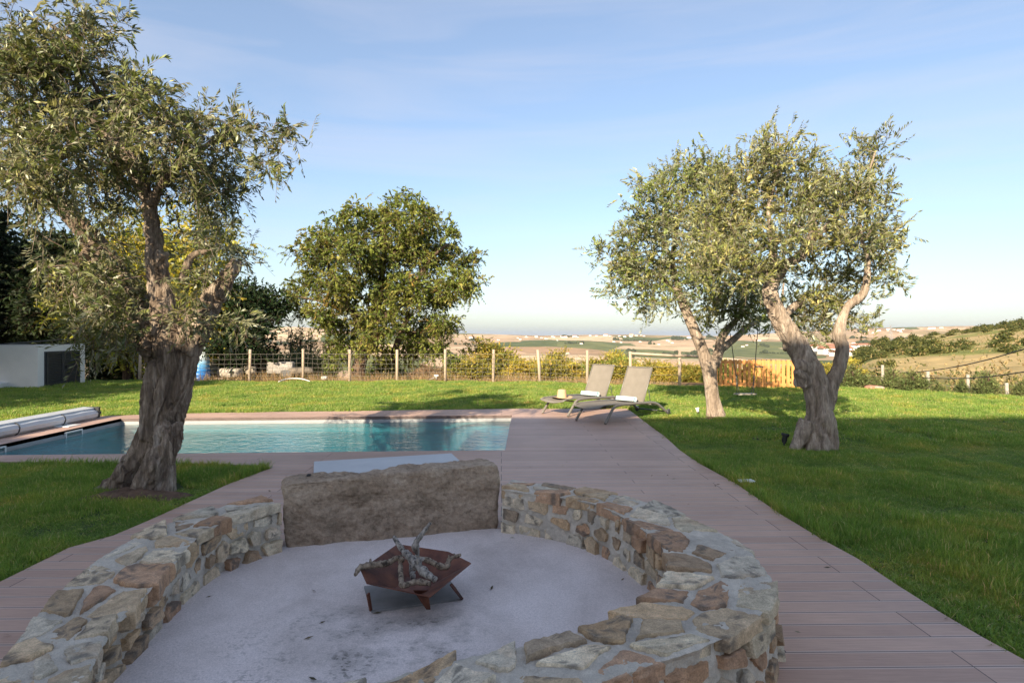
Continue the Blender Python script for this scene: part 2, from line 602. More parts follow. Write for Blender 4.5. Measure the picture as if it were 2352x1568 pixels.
# ------------------------------------------------------------------ terrain falling away beyond the fence and rising to the far ridge
RIDGE = 3000.0
rx = np.array([-900, 300, 560, 640, 700, 760, 1040, 1100, 1250, 1350, 1450, 1560, 1640, 1700, 1800, 1900, 2000, 2100, 2200, 2352, 3200], float)
ry = np.array([757, 756, 754, 749, 751, 758, 765, 767, 771, 769, 768, 771, 772, 770, 764, 759, 753, 750, 748, 747, 746], float)
def ridge_z(u):
    return CH - (np.interp(CX + F * u, rx, ry) - HZ) * RIDGE / F
def terrain_z(u, Y):
    u, Y = np.atleast_1d(np.asarray(u, float)), np.atleast_1d(np.asarray(Y, float))
    rz = ridge_z(u)
    ly = np.log(Y)
    k = np.log(np.array([10, 22, 30, 60, 150, 400, 800, 1200, 1800, 2400], float))
    base = np.interp(ly, k, [-0.12, -0.12, -1.0, -7, -22, -48, -63, -66, -50, -27])
    t = smooth01(2400, RIDGE, Y)
    base = base * (1 - t) + rz * t
    kr = np.log(np.array([10, 15, 17, 20, 30, 45, 80, 150, 250, 320, 500, 1200, 2000], float))
    right = np.interp(ly, kr, [-0.12, -0.12, -0.35, -0.7, -1.6, -1.9, -0.7, 2.0, 6.2, 3.6, -15, -58, -20])
    slope = np.interp(ly, kr, [0, 0, 0, 0.2, 0.8, 2.0, 7, 17, 34, 30, 0, 0, 0])
    right = right + np.clip(u - 0.84, -0.5, 0.25) * slope
    right = right * (1 - t) + rz * t
    s = smooth01(0.44, 0.60, u)
    z = base * (1 - s) + right * s
    X = u * Y
    p = np.stack([X / 560, Y / 620, np.zeros_like(X)], 1)
    amp = np.interp(ly, np.log(np.array([20, 60, 300, 1200, 2300, 3000], float)), [0, 0.4, 2.0, 16, 24, 3])
    z = z + (fbm(p, 4, 2) - 0.5) * 2 * amp * np.where((u > .5) & (Y < 500), 0.35, 1)
    near = np.interp(ly, np.log(np.array([20, 40, 200, 600], float)), [0.0, 0.3, 1.5, 2])
    z = z + (fbm(np.stack([X / 22, Y / 22, np.zeros_like(X)], 1), 3, 5) - 0.5) * near
    fall = smooth01(RIDGE, 4400, Y)
    return z * (1 - fall) + (-150) * fall
uu = np.linspace(-1.45, 1.45, 420)
YY = np.concatenate([np.exp(np.linspace(math.log(13.5), math.log(900), 150)), np.linspace(915, 4500, 190)])
U, V = np.meshgrid(uu, YY)
Zt = terrain_z(U.ravel(), V.ravel()).reshape(U.shape)
Vt = np.stack([(U * V).ravel(), V.ravel(), Zt.ravel()], 1)
nr, nc = U.shape
a = (np.arange(nr - 1)[:, None] * nc + np.arange(nc - 1)[None, :]).ravel()
quads = np.stack([a, a + 1, a + nc + 1, a + nc], 1)
tcol = np.zeros((len(Vt), 3))
ut, Yt = U.ravel(), V.ravel()
dry = smooth01(0.35, 0.65, fbm(np.stack([ut * Yt / 9, Yt / 9, np.zeros_like(Yt)], 1), 4, 3))
near_c = np.outer(1 - dry, (0.16, 0.105, 0.05)) + np.outer(dry, (0.30, 0.19, 0.10))
far_mask = smooth01(500, 900, Yt)
hill = (smooth01(0.44, 0.56, ut) * smooth01(26, 60, Yt) * (1 - smooth01(330, 480, Yt)))
hn = smooth01(0.44, 0.62, fbm(np.stack([ut * Yt / 26, Yt / 34, np.zeros_like(Yt)], 1), 5, 8, 0.62))
hill_c = np.outer(hn, (0.46, 0.34, 0.16)) + np.outer(1 - hn, (0.20, 0.21, 0.06))
mid_c = np.tile(np.array([[0.11, 0.115, 0.04]]), (len(Yt), 1))
mt = smooth01(25, 60, Yt)
tcol = near_c * (1 - mt)[:, None] + mid_c * mt[:, None]
tcol = tcol * (1 - hill)[:, None] + hill_c * hill[:, None]
def terrain_mat():
    m, nt, N, L, b = new_mat('terrain')
    at = N.new('ShaderNodeAttribute')
    at.attribute_name = 'col'
    g = N.new('ShaderNodeNewGeometry')
    mp = N.new('ShaderNodeMapping')
    mp.inputs['Scale'].default_value = (1 / 260, 1 / 330, 0)
    mp.inputs['Rotation'].default_value = (0, 0, rad(24))
    L.new(g.outputs['Position'], mp.inputs['Vector'])
    wv = N.new('ShaderNodeTexNoise')
    wv.inputs['Scale'].default_value = 0.9
    L.new(mp.outputs[0], wv.inputs['Vector'])
    dis = mix_col(nt, mp.outputs[0], wv.outputs['Color'], 0.35)
    vo = N.new('ShaderNodeTexVoronoi')
    vo.inputs['Scale'].default_value = 1.5
    L.new(dis, vo.inputs['Vector'])
    sx = N.new('ShaderNodeSeparateColor')
    L.new(vo.outputs['Color'], sx.inputs[0])
    rp = ramp(nt, [(0.0, (0.58, 0.39, 0.25)), (0.22, (0.70, 0.50, 0.33)), (0.42, (0.42, 0.27, 0.16)), (0.56, (0.64, 0.45, 0.29)), (0.68, (0.17, 0.18, 0.07)), (0.77, (0.40, 0.29, 0.16)), (0.86, (0.13, 0.15, 0.055)), (0.96, (0.42, 0.28, 0.16))])
    rp.color_ramp.interpolation = 'CONSTANT'
    L.new(sx.outputs[0], rp.inputs[0])
    n2 = noise_node(nt, 0.012, 8, 0.68, coord='World')
    r2 = ramp(nt, [(0.35, (0.55, 0.62, 0.55)), (0.6, (1.08, 1.05, 1.02))])
    L.new(n2.outputs['Fac'], r2.inputs[0])
    fields = mix_col(nt, rp.outputs[0], r2.outputs[0], 1.0, 'MULTIPLY')
    sp = N.new('ShaderNodeSeparateXYZ')
    L.new(g.outputs['Position'], sp.inputs[0])
    mr = N.new('ShaderNodeMapRange')
    mr.inputs['From Min'].default_value = 450
    mr.inputs['From Max'].default_value = 800
    L.new(sp.outputs['Y'], mr.inputs['Value'])
    n3 = noise_node(nt, 0.35, 8, 0.72, coord='World')
    r3 = ramp(nt, [(0.3, (0.6, 0.62, 0.6)), (0.7, (1.35, 1.3, 1.25))])
    L.new(n3.outputs['Fac'], r3.inputs[0])
    nearc = mix_col(nt, at.outputs['Color'], r3.outputs[0], 1.0, 'MULTIPLY')
    L.new(mix_col(nt, nearc, fields, mr.outputs[0]), b.inputs['Base Color'])
    b.inputs['Roughness'].default_value = 0.95
    b.inputs['Specular IOR Level'].default_value = 0.1
    return m
tag(mesh_np('terrain', Vt, quads, np.full(len(quads), 4), terrain_mat(), smooth=True, col=tcol), kind='structure')
# the sea beyond the last ridge
sea_m = simple('sea_water', [(0.3, (0.03, 0.07, 0.11)), (0.7, (0.04, 0.09, 0.13))], 0.002, 0.25, 0.0)
tag(MB().add([(-30000, 4300, -110), (30000, 4300, -110), (30000, 24000, -110), (-30000, 24000, -110)], [(0, 1, 2, 3)]).build('sea', sea_m), kind='structure')

# ------------------------------------------------------------------ the house behind the camera whose roof line throws the long shadow over deck and lawn
render_w = simple('house_render', [(0.3, (0.62, 0.60, 0.56)), (0.7, (0.70, 0.68, 0.64))], 2, 0.85, 0.1)
roof_tile = simple('roof_tile', [(0.3, (0.30, 0.13, 0.08)), (0.7, (0.42, 0.20, 0.12))], 6, 0.8, 0.4)
glass_d = simple('window_glass', [(0.3, (0.03, 0.04, 0.05)), (0.7, (0.05, 0.06, 0.07))], 1, 0.08, 0)
house = thing('house', 'large white rendered house with flat tiled roofs standing behind the fire pit terrace', 'house', (-6, -17, 0))
MB().box((-3.8, -17, 5.65), (12.8, 10, 11.3)).box((-13.9, -17, 5.1), (7.39, 9.99, 10.2)).build('wall', render_w, house)
MB().box((-3.8, -17, 11.42), (13.2, 10.4, 0.24)).box((-14.1, -17, 10.32), (7.35, 10.38, 0.24)).build('roof', roof_tile, house)
for wx in (-15, -11, -6.5, -3, 0.5):
    for wz in (1.9, 5.2, 8.4):
        MB().box((wx, -11.99, wz), (1.7, 0.06, 1.9)).build('window', glass_d, house)

# ------------------------------------------------------------------ fire pit: floor, ring wall, bench stone
def concrete_floor_mat():
    m, nt, N, L, b = new_mat('pit_concrete')
    n1 = noise_node(nt, 1.3, 8, 0.62, dist=0.5)
    r1 = ramp(nt, [(0.28, (0.50, 0.42, 0.385)), (0.45, (0.66, 0.57, 0.53)), (0.62, (0.76, 0.665, 0.63)), (0.8, (0.80, 0.71, 0.68))])
    L.new(n1.outputs['Fac'], r1.inputs[0])
    # dark drip spots and a soot stain in front of the bowl
    tcd = N.new('ShaderNodeTexCoord')
    def stain(cx, cy, r0, r1):
        v = N.new('ShaderNodeVectorMath'); v.operation = 'DISTANCE'
        v.inputs[1].default_value = (cx, cy, 0.01)
        L.new(tcd.outputs['Object'], v.inputs[0])
        q = N.new('ShaderNodeMapRange'); q.interpolation_type = 'SMOOTHSTEP'
        q.inputs['From Min'].default_value = r1; q.inputs['From Max'].default_value = r0
        L.new(v.outputs['Value'], q.inputs['Value'])
        return q.outputs[0]
    def mul(a, b_, op='MULTIPLY'):
        q = N.new('ShaderNodeMath'); q.operation = op; q.use_clamp = True
        for k, z in enumerate((a, b_)):
            if isinstance(z, (int, float)): q.inputs[k].default_value = z
            else: L.new(z, q.inputs[k])
        return q.outputs[0]
    n2 = noise_node(nt, 46, 2, 0.5, (0.8, 1, 1))
    r2 = ramp(nt, [(0.54, (0, 0, 0)), (0.60, (0.6, 0.6, 0.6))])
    L.new(n2.outputs['Fac'], r2.inputs[0])
    n3 = noise_node(nt, 4.5, 6, 0.65)
    r3 = ramp(nt, [(0.42, (0, 0, 0)), (0.66, (1, 1, 1))])
    L.new(n3.outputs['Fac'], r3.inputs[0])
    spots = mul(mul(r2.outputs[0], r3.outputs[0]), stain(-0.85, 2.95, 0.25, 1.15))
    soot = mul(mul(r3.outputs[0], stain(-0.62, 3.28, 0.15, 0.75)), 0.65)
    c = mix_col(nt, r1.outputs[0], (0.20, 0.18, 0.16), mul(spots, soot, 'ADD'))

    n4 = noise_node(nt, 140, 3, 0.6)
    r4 = ramp(nt, [(0.3, (0.8, 0.8, 0.8)), (0.7, (1.18, 1.18, 1.18))])
    L.new(n4.outputs['Fac'], r4.inputs[0])
    L.new(mix_col(nt, c, r4.outputs[0], 1.0, 'MULTIPLY'), b.inputs['Base Color'])
    b.inputs['Roughness'].default_value = 0.8
    bump(nt, b, n4.outputs['Fac'], 0.35, 0.006)
    return m

WH = 0.36
outer_px = [(10, 1500), (28, 1454), (140, 1325), (290, 1240), (440, 1180), (620, 1135), (1150, 1100), (1290, 1115), (1400, 1135), (1500, 1160), (1600, 1200), (1700, 1255), (1765, 1312), (1768, 1350), (1729, 1416), (1631, 1484), (1445, 1540), (1357, 1566)]
inner_px = [(650, 1262), (1150, 1215), (1270, 1235), (1400, 1290), (1470, 1340), (1505, 1370), (450, 1370), (350, 1445), (285, 1535)]
inner_top_px = [(1527, 1344), (1426, 1406), (1321, 1445), (1213, 1478), (1132, 1510), (800, 1555)]
PC = np.array((-0.52, 3.45))
def polar_fit(pts, order, reg=0.02):
    d = np.array(pts) - PC
    th = np.arctan2(d[:, 1], d[:, 0])
    r = np.hypot(d[:, 0], d[:, 1])
    A = [np.ones_like(th)]
    for k in range(1, order + 1): A += [np.cos(k * th), np.sin(k * th)]
    A = np.stack(A, 1)
    w = np.diag([0.0] + [reg * k ** 2 for k in range(1, order + 1) for _ in (0, 1)])
    co = np.linalg.solve(A.T @ A + w, A.T @ r)
    def f(t):
        t = np.asarray(t, float)
        s = co[0] + 0 * t
        for k in range(1, order + 1): s = s + co[2 * k - 1] * np.cos(k * t) + co[2 * k] * np.sin(k * t)
        return s
    return f
out_pts = [P(x, y, WH) for x, y in outer_px] + [(-0.6, 1.52), (-1.25, 1.58), (-1.75, 1.90)]
in_pts = [P(x, y, 0) for x, y in inner_px] + [P(x, y, WH) for x, y in inner_top_px] + [(-1.15, 1.98), (-1.62, 2.30)]
r_out = polar_fit(out_pts, 5, 0.006)
r_in0 = polar_fit(in_pts, 5, 0.006)
def r_in(t): return np.minimum(r_in0(t), r_out(t) - 0.30)

th_ = np.linspace(0, 2 * math.pi, 160, endpoint=False)
tag(sheet('fire_pit_floor', [(PC[0] + (r_in(t) + 0.06) * math.cos(t), PC[1] + (r_in(t) + 0.06) * math.sin(t)) for t in th_], [], 0.010, 0, concrete_floor_mat()), kind='structure')

slab_a, slab_b = np.array(P(650, 1262)), np.array(P(1150, 1215))
tha = math.atan2(*(slab_a - PC)[::-1]) + 0.02
thb = math.atan2(*(slab_b - PC)[::-1]) - 0.02

def masonry(name, label, cat, stone_mat, mortar_mat):
    """ring wall: a rough mortar core, flat cap stones lying across its top and rows of split stones set in both faces"""
    rng = np.random.default_rng(6)
    t0, t1 = tha, thb + 2 * math.pi
    NT = 900
    tg = np.linspace(t0, t1, NT)
    ro_g, ri_g = r_out(tg), r_in(tg)
    rm = (ro_g + ri_g) / 2
    ctr = np.stack([PC[0] + rm * np.cos(tg), PC[1] + rm * np.sin(tg)], 1)
    sg = np.concatenate(([0], np.cumsum(np.linalg.norm(np.diff(ctr, axis=0), axis=1))))
    Ls = sg[-1]
    def at_s(s):
        t = np.interp(s, sg, tg)
        return t, np.interp(s, sg, ro_g), np.interp(s, sg, ri_g)
    def left_arm(s): return np.exp(-((np.interp(s, sg, tg) - 3.55) / .55) ** 2)     # the left arm is lower and its caps reach further in
    def lift(s): return -0.065 * left_arm(s) + (fbm(np.stack([np.asarray(s) * 1.3, 0 * np.asarray(s), 0 * np.asarray(s)], 1), 3, 4) - 0.5) * 0.06
    def on_top(s, q, z):                       # q: metres inward from the outer edge
        t, ro, ri = at_s(s)
        r = ro - q
        return np.stack([PC[0] + r * np.cos(t), PC[1] + r * np.sin(t), WH + lift(s) + z], 1)
    def on_face(s, zz, d, inner):              # d: metres standing proud of the face
        t, ro, ri = at_s(s)
        bat = (WH - zz) * 0.10
        r = (ri - bat * 0.3 - d) if inner else (ro + bat + d)
        return np.stack([PC[0] + r * np.cos(t), PC[1] + r * np.sin(t), zz + lift(s) * np.clip(zz / WH, 0, 1)], 1)
    root = thing(name, label, cat, (PC[0], PC[1], 0))
    # mortar core
    NS = 1100
    s = np.linspace(0, Ls, NS)
    prof = [('o', z) for z in np.linspace(-0.03, WH - 0.03, 40)] + [('t', q) for q in np.linspace(0.0, 1.0, 56)] + [('i', z) for z in np.linspace(WH - 0.03, -0.03, 40)]
    cols_ = []
    for kind, v in prof:
        if kind == 't':
            wid = at_s(s)[1] - at_s(s)[2] + 0.05 * left_arm(s)
            cols_.append(on_top(s, v * wid, -0.006))
        else:
            cols_.append(on_face(s, np.full(NS, v), -0.006, kind == 'i'))
    base = np.stack(cols_, 1)
    NP = len(prof)
    du = np.gradient(base, axis=0); dv = np.gradient(base, axis=1)
    nrm = unit_(np.cross(dv, du))
    if nrm[NS // 2, NP // 2, 2] < 0: nrm = -nrm
    fl = base.reshape(-1, 3)
    istop = np.repeat(np.array([k == 't' for k, _ in prof])[None, :], NS, 0).ravel()
    h = (fbm(fl * 8, 5, 3) - 0.5) * 0.036 + istop * .004 + (fbm(fl * 45, 4, 9) - 0.5) * 0.014 - (~istop) * 0.018 * smooth01(.4, .6, fbm(fl * 5, 3, 13))
    pos = fl + nrm.reshape(-1, 3) * h[:, None]
    mc = np.array((0.60, 0.53, 0.44)) * (0.62 + 0.62 * fbm(fl * 7, 5, 17))[:, None]
    a = (np.arange(NS - 1)[:, None] * NP + np.arange(NP - 1)[None, :]).ravel()
    qd = np.stack([a, a + 1, a + NP + 1, a + NP], 1)
    mesh_np('mortar', pos, qd, np.full(len(qd), 4), mortar_mat, root, False, mc)
    ends = MB()
    for kk in (0, NS - 1): ends.add([Vector(pos[kk * NP + j]) for j in range(NP)], [tuple(range(NP))])
    ends.build('wall_end', simple('mortar_end', [(0.3, (0.24, 0.22, 0.19)), (0.7, (0.36, 0.33, 0.29))], 12, 0.9, 0.5), root)
    # stones: convex cells between jittered seeds, with gaps, then roughened
    def cell(p, others, lo, hi, gap):
        poly = [(lo[0], lo[1]), (hi[0], lo[1]), (hi[0], hi[1]), (lo[0], hi[1])]
        for o in others:
            n = np.array(o) - p
            L_ = np.linalg.norm(n)
            if L_ < 1e-6: continue
            n = n / L_
            lim = L_ / 2 - gap / 2
            out = []
            for k in range(len(poly)):
                a_, b_ = np.array(poly[k]), np.array(poly[(k + 1) % len(poly)])
                da, db = (a_ - p) @ n - lim, (b_ - p) @ n - lim
                if da <= 0: out.append(tuple(a_))
                if da * db < 0: out.append(tuple(a_ + (b_ - a_) * da / (da - db)))
            poly = out
            if len(poly) < 3: return None
        return np.array(poly)
    def outline(poly, stepm, jag):
        pts = []
        for k in range(len(poly)):
            a_, b_ = poly[k], poly[(k + 1) % len(poly)]
            l = np.linalg.norm(b_ - a_)
            n = max(1, int(round(l / stepm)))
            for j in range(n): pts.append(a_ + (b_ - a_) * j / n)
        pts = np.array(pts)
        c = pts.mean(0)
        f = np.stack([pts[:, 0] * 9, pts[:, 1] * 9, 0 * pts[:, 0] + rng.uniform(0, 50)], 1)
        d = pts - c
        l = np.linalg.norm(d, axis=1, keepdims=True) + 1e-6
        return pts + d / l * ((fbm(f, 3, 7) - 0.5) * 2 * jag + rng.normal(0, jag * .22, len(pts)))[:, None] , c
    pal = np.array([(0.42, 0.35, 0.26), (0.50, 0.44, 0.35), (0.37, 0.28, 0.19), (0.46, 0.36, 0.25), (0.35, 0.26, 0.18), (0.53, 0.48, 0.40), (0.30, 0.24, 0.18), (0.46, 0.34, 0.22), (0.46, 0.42, 0.35), (0.56, 0.49, 0.38), (0.38, 0.25, 0.17), (0.48, 0.42, 0.32)])
    def build(seeds, xs, mapf, limf, name_, gap, dep, proud, jag, stepm):
        V_, Q_, S_, Cc, n0 = [], [], [], [], 0
        sc = np.array((xs, 1.0))
        P2 = seeds * sc
        for k, p in enumerate(P2):
            dd = np.linalg.norm(P2 - p, axis=1)
            nb = P2[np.argsort(dd)[1:16]]
            lo, hi = limf(seeds[k])
            poly = cell(p, nb, np.array(lo) * sc, np.array(hi) * sc, gap * rng.uniform(.5, 1.7))
            if poly is None: continue
            poly = poly / sc
            if (poly.max(0) - poly.min(0)).min() < .025: continue
            pts, c = outline(poly, stepm, jag)
            pr = rng.uniform(*proud)
            dp = rng.uniform(*dep)
            rings = ((1.0, -dp), (1.0, -dp * .45), (1.0, pr - .010), (.955, pr), (.78, pr), (.55, pr), (.28, pr))
            col = pal[rng.integers(len(pal))] * np.array((1.06, 1.0, .92)) * rng.uniform(.95, 1.4)
            tilt = rng.normal(0, .03, 2)
            N_ = len(pts)
            vv, cc = [], []
            for ri_, (f, hz_) in enumerate(rings):
                q = c + (pts - c) * f
                if ri_ == 1: q = q + rng.normal(0, .005, q.shape)
                pz = np.stack([q[:, 0] * 9, q[:, 1] * 9, np.full(N_, k * 1.7)], 1)
                bed = fbm(pz * np.array((1.0, 2.2, 1)), 4, 23) * 6
                bed = (np.floor(bed) + smooth01(.35, .65, bed - np.floor(bed))) / 6 - .5
                hh = np.full(N_, hz_)
                if ri_ >= 2: hh = hh + ((q - c) @ tilt) + bed * .013 + (fbm(pz * 5, 3, 29) - .5) * .010
                vv.append(mapf(q[:, 0], q[:, 1], hh))
                tone = .55 + .9 * fbm(pz * 2.2, 4, 37)
                ru = smooth01(.52, .68, fbm(pz * .7, 3, 41))[:, None] * .3
                li = smooth01(.56, .66, fbm(pz * 2.6, 4, 43))[:, None] * (.75 if (k % 3) else .2)
                cv_ = col * tone[:, None]
                cv_ = cv_ * (1 - ru) + np.array((.42, .24, .12)) * ru
                cv_ = cv_ * (1 - li) + np.array((.13, .115, .10)) * li
                cc.append(cv_)
            cen = mapf(np.array([c[0]]), np.array([c[1]]), np.array([rings[-1][1]]))
            vv = np.vstack(vv + [cen]); cc = np.vstack(cc + [col[None]])
            idx = np.arange(len(rings) * N_).reshape(len(rings), N_)
            qs = [np.stack([idx[i], np.roll(idx[i], -1), np.roll(idx[i + 1], -1), idx[i + 1]], 1) for i in range(len(rings) - 1)]
            q4 = np.concatenate(qs)
            t3 = np.stack([idx[-1], np.roll(idx[-1], -1), np.full(N_, len(rings) * N_)], 1)
            V_.append(vv); Cc.append(cc)
            Q_.append((q4 + n0).ravel()); S_.append(np.full(len(q4), 4))
            Q_.append((t3 + n0).ravel()); S_.append(np.full(len(t3), 3))
            n0 += len(vv)
        o = mesh_np(name_, np.vstack(V_), np.concatenate(Q_), np.concatenate(S_), stone_mat, root, False, np.vstack(Cc))
        bm = bmesh.new(); bm.from_mesh(o.data)
        bmesh.ops.recalc_face_normals(bm, faces=bm.faces)
        bm.to_mesh(o.data); bm.free()
        return o
    def rows(specs):
        out = []
        for wc, hgt, lmin, lmax in specs:
            x = rng.uniform(-.1, .1)
            while x < Ls + .05:
                l = rng.uniform(lmin, lmax) * (.55 if rng.random() < .2 else 1)
                out.append((x + l / 2, (wc if not callable(wc) else wc(x)) + rng.uniform(-.5, .5) * hgt * .45))
                x += l
        return np.array(out)
    def wid_at(s): _, ro, ri = at_s(np.array([s])); return float(ro[0] - ri[0])
    tops = rows([(lambda x: wid_at(x) * .18, .16, .16, .46), (lambda x: wid_at(x) * .82, .16, .16, .46)])
    extra = rows([(lambda x: wid_at(x) * .5, .16, .28, .8)])
    tops = np.vstack([tops, extra])
    def lim_top(sd): return ((-.0, -rng.uniform(-.015, .04)), (Ls, wid_at(sd[0]) + .055 * float(left_arm(sd[0])) + rng.uniform(-.012, .014)))
    build(tops, .72, lambda s_, q_, h_: on_top(s_, q_, h_), lim_top, 'coping', .036, (.05, .085), (-.001, .022), .014, .026)
    inn = rows([(.045, .09, .12, .36), (.145, .10, .10, .34), (.245, .09, .12, .38)])
    build(inn, .62, lambda s_, z_, h_: on_face(s_, z_, h_, True), lambda sd: ((0, -.01), (Ls, WH - rng.uniform(.055, .075))), 'inner_face', .034, (.03, .04), (-.008, .034), .010, .024)
    outr = rows([(.045, .09, .14, .38), (.145, .10, .12, .36), (.245, .09, .14, .40)])
    build(outr, .62, lambda s_, z_, h_: on_face(s_, z_, h_, False), lambda sd: ((0, -.01), (Ls, WH - rng.uniform(.05, .075))), 'outer_face', .034, (.03, .04), (-.006, .034), .010, .024)
    return root
def unit_(a): return a / (np.linalg.norm(a, axis=-1, keepdims=True) + 1e-9)
stone_m = attr_mat('field_stone', 0.92, 0.26, 30, 0.8, 0.008, 60, 0.2)
mortar_m = attr_mat('lime_mortar', 0.95, 0.16, 26, 0.8, 0.008, 80, 0.15)
masonry('stone_wall', 'low round wall of rough brown field stones in grey mortar enclosing the fire pit', 'stone wall', stone_m, mortar_m)

def rock_mesh(size, seed, cuts=24, square=5.0, amp=0.06, freq=2.5, flat_bottom=False, ridg=0.0, squash=None):
    """a boulder: rounded block roughened along its normals; returns verts, quads"""
    lin = np.linspace(-1, 1, cuts + 1)
    verts, quads, index = [], [], {}
    def vid(p):
        k = tuple(np.round(p, 6))
        if k not in index:
            index[k] = len(verts)
            verts.append(p)
        return index[k]
    for ax in range(3):
        for sg in (-1, 1):
            for i in range(cuts):
                for j in range(cuts):
                    q = []
                    for a, b in ((0, 0), (1, 0), (1, 1), (0, 1)):
                        p = [0, 0, 0]
                        p[ax] = sg
                        p[(ax + 1) % 3] = lin[i + a]
                        p[(ax + 2) % 3] = lin[j + b]
                        q.append(vid(tuple(p)))
                    quads.append(q if sg > 0 else q[::-1])
    p = np.array(verts, float)
    nn = (np.abs(p) ** square).sum(1) ** (1 / square)
    d = p / nn[:, None]
    n = np.sign(d) * np.abs(d) ** (square - 1)
    n /= np.linalg.norm(n, axis=1, keepdims=True)
    sz = np.array(size) / 2
    v = d * sz
    sc = float(np.mean(sz))
    h = (fbm(v / sc * freq, 5, seed) - 0.5) * 2 * amp * sc
    h += (fbm(v / sc * freq * 5, 4, seed + 3) - 0.5) * amp * 0.5 * sc
    v = v + n * h[:, None]
    return v, np.array(quads)

# the big bench stone set into the wall
ang = math.atan2(*(slab_b - slab_a)[::-1])
slab_len = float(np.linalg.norm(slab_b - slab_a))
bench_m, nt, N, L, b = new_mat('ochre_sandstone')
n1 = noise_node(nt, 2.2, 8, 0.66, (1, 1, 1.3), dist=0.6)
r1 = ramp(nt, [(0.22, (0.10, 0.075, 0.055)), (0.38, (0.25, 0.185, 0.13)), (0.50, (0.38, 0.285, 0.205)), (0.64, (0.48, 0.375, 0.28)), (0.85, (0.55, 0.47, 0.375))])
L.new(n1.outputs['Fac'], r1.inputs[0])
n2 = noise_node(nt, 26, 9, 0.78)
r2 = ramp(nt, [(0.30, (0.42, 0.40, 0.38)), (0.45, (0.85, 0.84, 0.83)), (0.62, (1.2, 1.2, 1.2)), (0.74, (1.7, 1.68, 1.6))])
L.new(n2.outputs['Fac'], r2.inputs[0])
L.new(mix_col(nt, r1.outputs[0], r2.outputs[0], 1.0, 'MULTIPLY'), b.inputs['Base Color'])
b.inputs['Roughness'].default_value = 0.9
b.inputs['Specular IOR Level'].default_value = 0.2
bump(nt, b, n2.outputs['Fac'], 0.6, 0.015)
v, q = rock_mesh((slab_len - 0.03, 0.24, 0.62), 3, 110, 16, 0.085, 3.0)
lq = fbm(v * np.array((2.2, 2.2, 3.4)), 4, 77) * 8
lq = (np.floor(lq) + smooth01(.35, .65, lq - np.floor(lq))) / 8 - .5
v[:, 1] += np.sign(v[:, 1]) * lq * .05
v[:, 2] += lq * .03 * (v[:, 2] > .25)
v[:, 2] += 0.21 + v[:, 0] / slab_len * 0.05
v[:, 0] -= np.clip(v[:, 2] - 0.1, 0, 1) * 0.10 * (v[:, 0] < -0.6)
cdir, ndir = np.array((math.cos(ang), math.sin(ang))), np.array((-math.sin(ang), math.cos(ang)))
midp = (slab_a + slab_b) / 2 + ndir * 0.13
vw = np.stack([midp[0] + v[:, 0] * cdir[0] + v[:, 1] * ndir[0], midp[1] + v[:, 0] * cdir[1] + v[:, 1] * ndir[1], v[:, 2]], 1)
tag(mesh_np('bench_stone', vw, q, np.full(len(q), 4), bench_m, smooth=False), 'massive upright slab of ochre sandstone set into the back of the round wall', 'stone slab')

# grey landing slab lying on the deck behind the bench stone
land_m = simple('grey_slab', [(0.3, (0.52, 0.53, 0.54)), (0.7, (0.60, 0.605, 0.61))], 3, 0.75, 0.15, 0.003, 90)
TL, TR = np.array(P(721, 1059, 0.05)), np.array(P(1037, 1040, 0.05))
ad_ = (TR - TL) / np.linalg.norm(TR - TL)
bd_ = np.array((ad_[1], -ad_[0]))
cen = (TL + TR) / 2 + bd_ * 0.85
MBs = MB().box((cen[0], cen[1], 0.0275), (float(np.linalg.norm(TR - TL)), 1.7, 0.045), math.atan2(ad_[1], ad_[0]))
tag(MBs.build('landing_slab', land_m, bevel=0.006), 'flat smooth blue-grey slab lying on the deck behind the big bench stone', 'slab')

# bent rod sticking up at the bench stone's left end
rod_m = simple('rusty_rod', [(0.3, (0.10, 0.04, 0.02)), (0.7, (0.20, 0.08, 0.04))], 30, 0.8, 0.3)
blk = simple('black_rubber', [(0.3, (0.02, 0.02, 0.022)), (0.7, (0.04, 0.04, 0.042))], 30, 0.6, 0.1)
bp_ = Q(700, 1108, 4.78)
hk = thing('bent_rod', 'short bent rod with a black tip behind the left end of the bench stone', 'rod', (bp_.x, bp_.y, 0.0))
MB().tube([(bp_.x, bp_.y, 0.0), (bp_.x, bp_.y, bp_.z), (bp_.x + .015, bp_.y, bp_.z + .045)], .009).build('rod', rod_m, hk, True)
MB().tube([(bp_.x + .014, bp_.y, bp_.z + .042), (bp_.x + .03, bp_.y, bp_.z + .06), (bp_.x + .045, bp_.y, bp_.z + .058)], .012).build('tip', blk, hk, True)

# ------------------------------------------------------------------ fire bowl of folded rusty plate, on a square plate let into the floor
rust = simple('rusted_steel', [(0.30, (0.045, 0.020, 0.015)), (0.48, (0.135, 0.048, 0.030)), (0.62, (0.20, 0.075, 0.042)), (0.75, (0.28, 0.12, 0.07))], 7, 0.62, 0.25, 0.004, 60, spec=0.35)
tile_m = simple('dark_tile', [(0.3, (0.17, 0.165, 0.16)), (0.7, (0.30, 0.29, 0.28))], 5, 0.8, 0.2)  # grey, coloured darker than the floor round it
ZR = 0.215
rimp = [P(828, 1319, ZR), P(913, 1252, ZR), P(1030, 1266, ZR), P(1082, 1295, ZR), P(988, 1360, ZR), P(842, 1334, ZR - 0.015)]
bc = np.mean(np.array(rimp), 0)
def plate_at(px):
    return [P(x, y, 0.02) for x, y in px]
sq = plate_at([(853, 1403), (1060, 1374), (1030, 1325), (836, 1345)])
fp = MB()
vt = [Vector((x, y, 0.022)) for x, y in sq] + [Vector((x, y, 0.008)) for x, y in sq]
fp.add(vt, [(0, 1, 2, 3), (0, 4, 5, 1), (1, 5, 6, 2), (2, 6, 7, 3), (3, 7, 4, 0)])
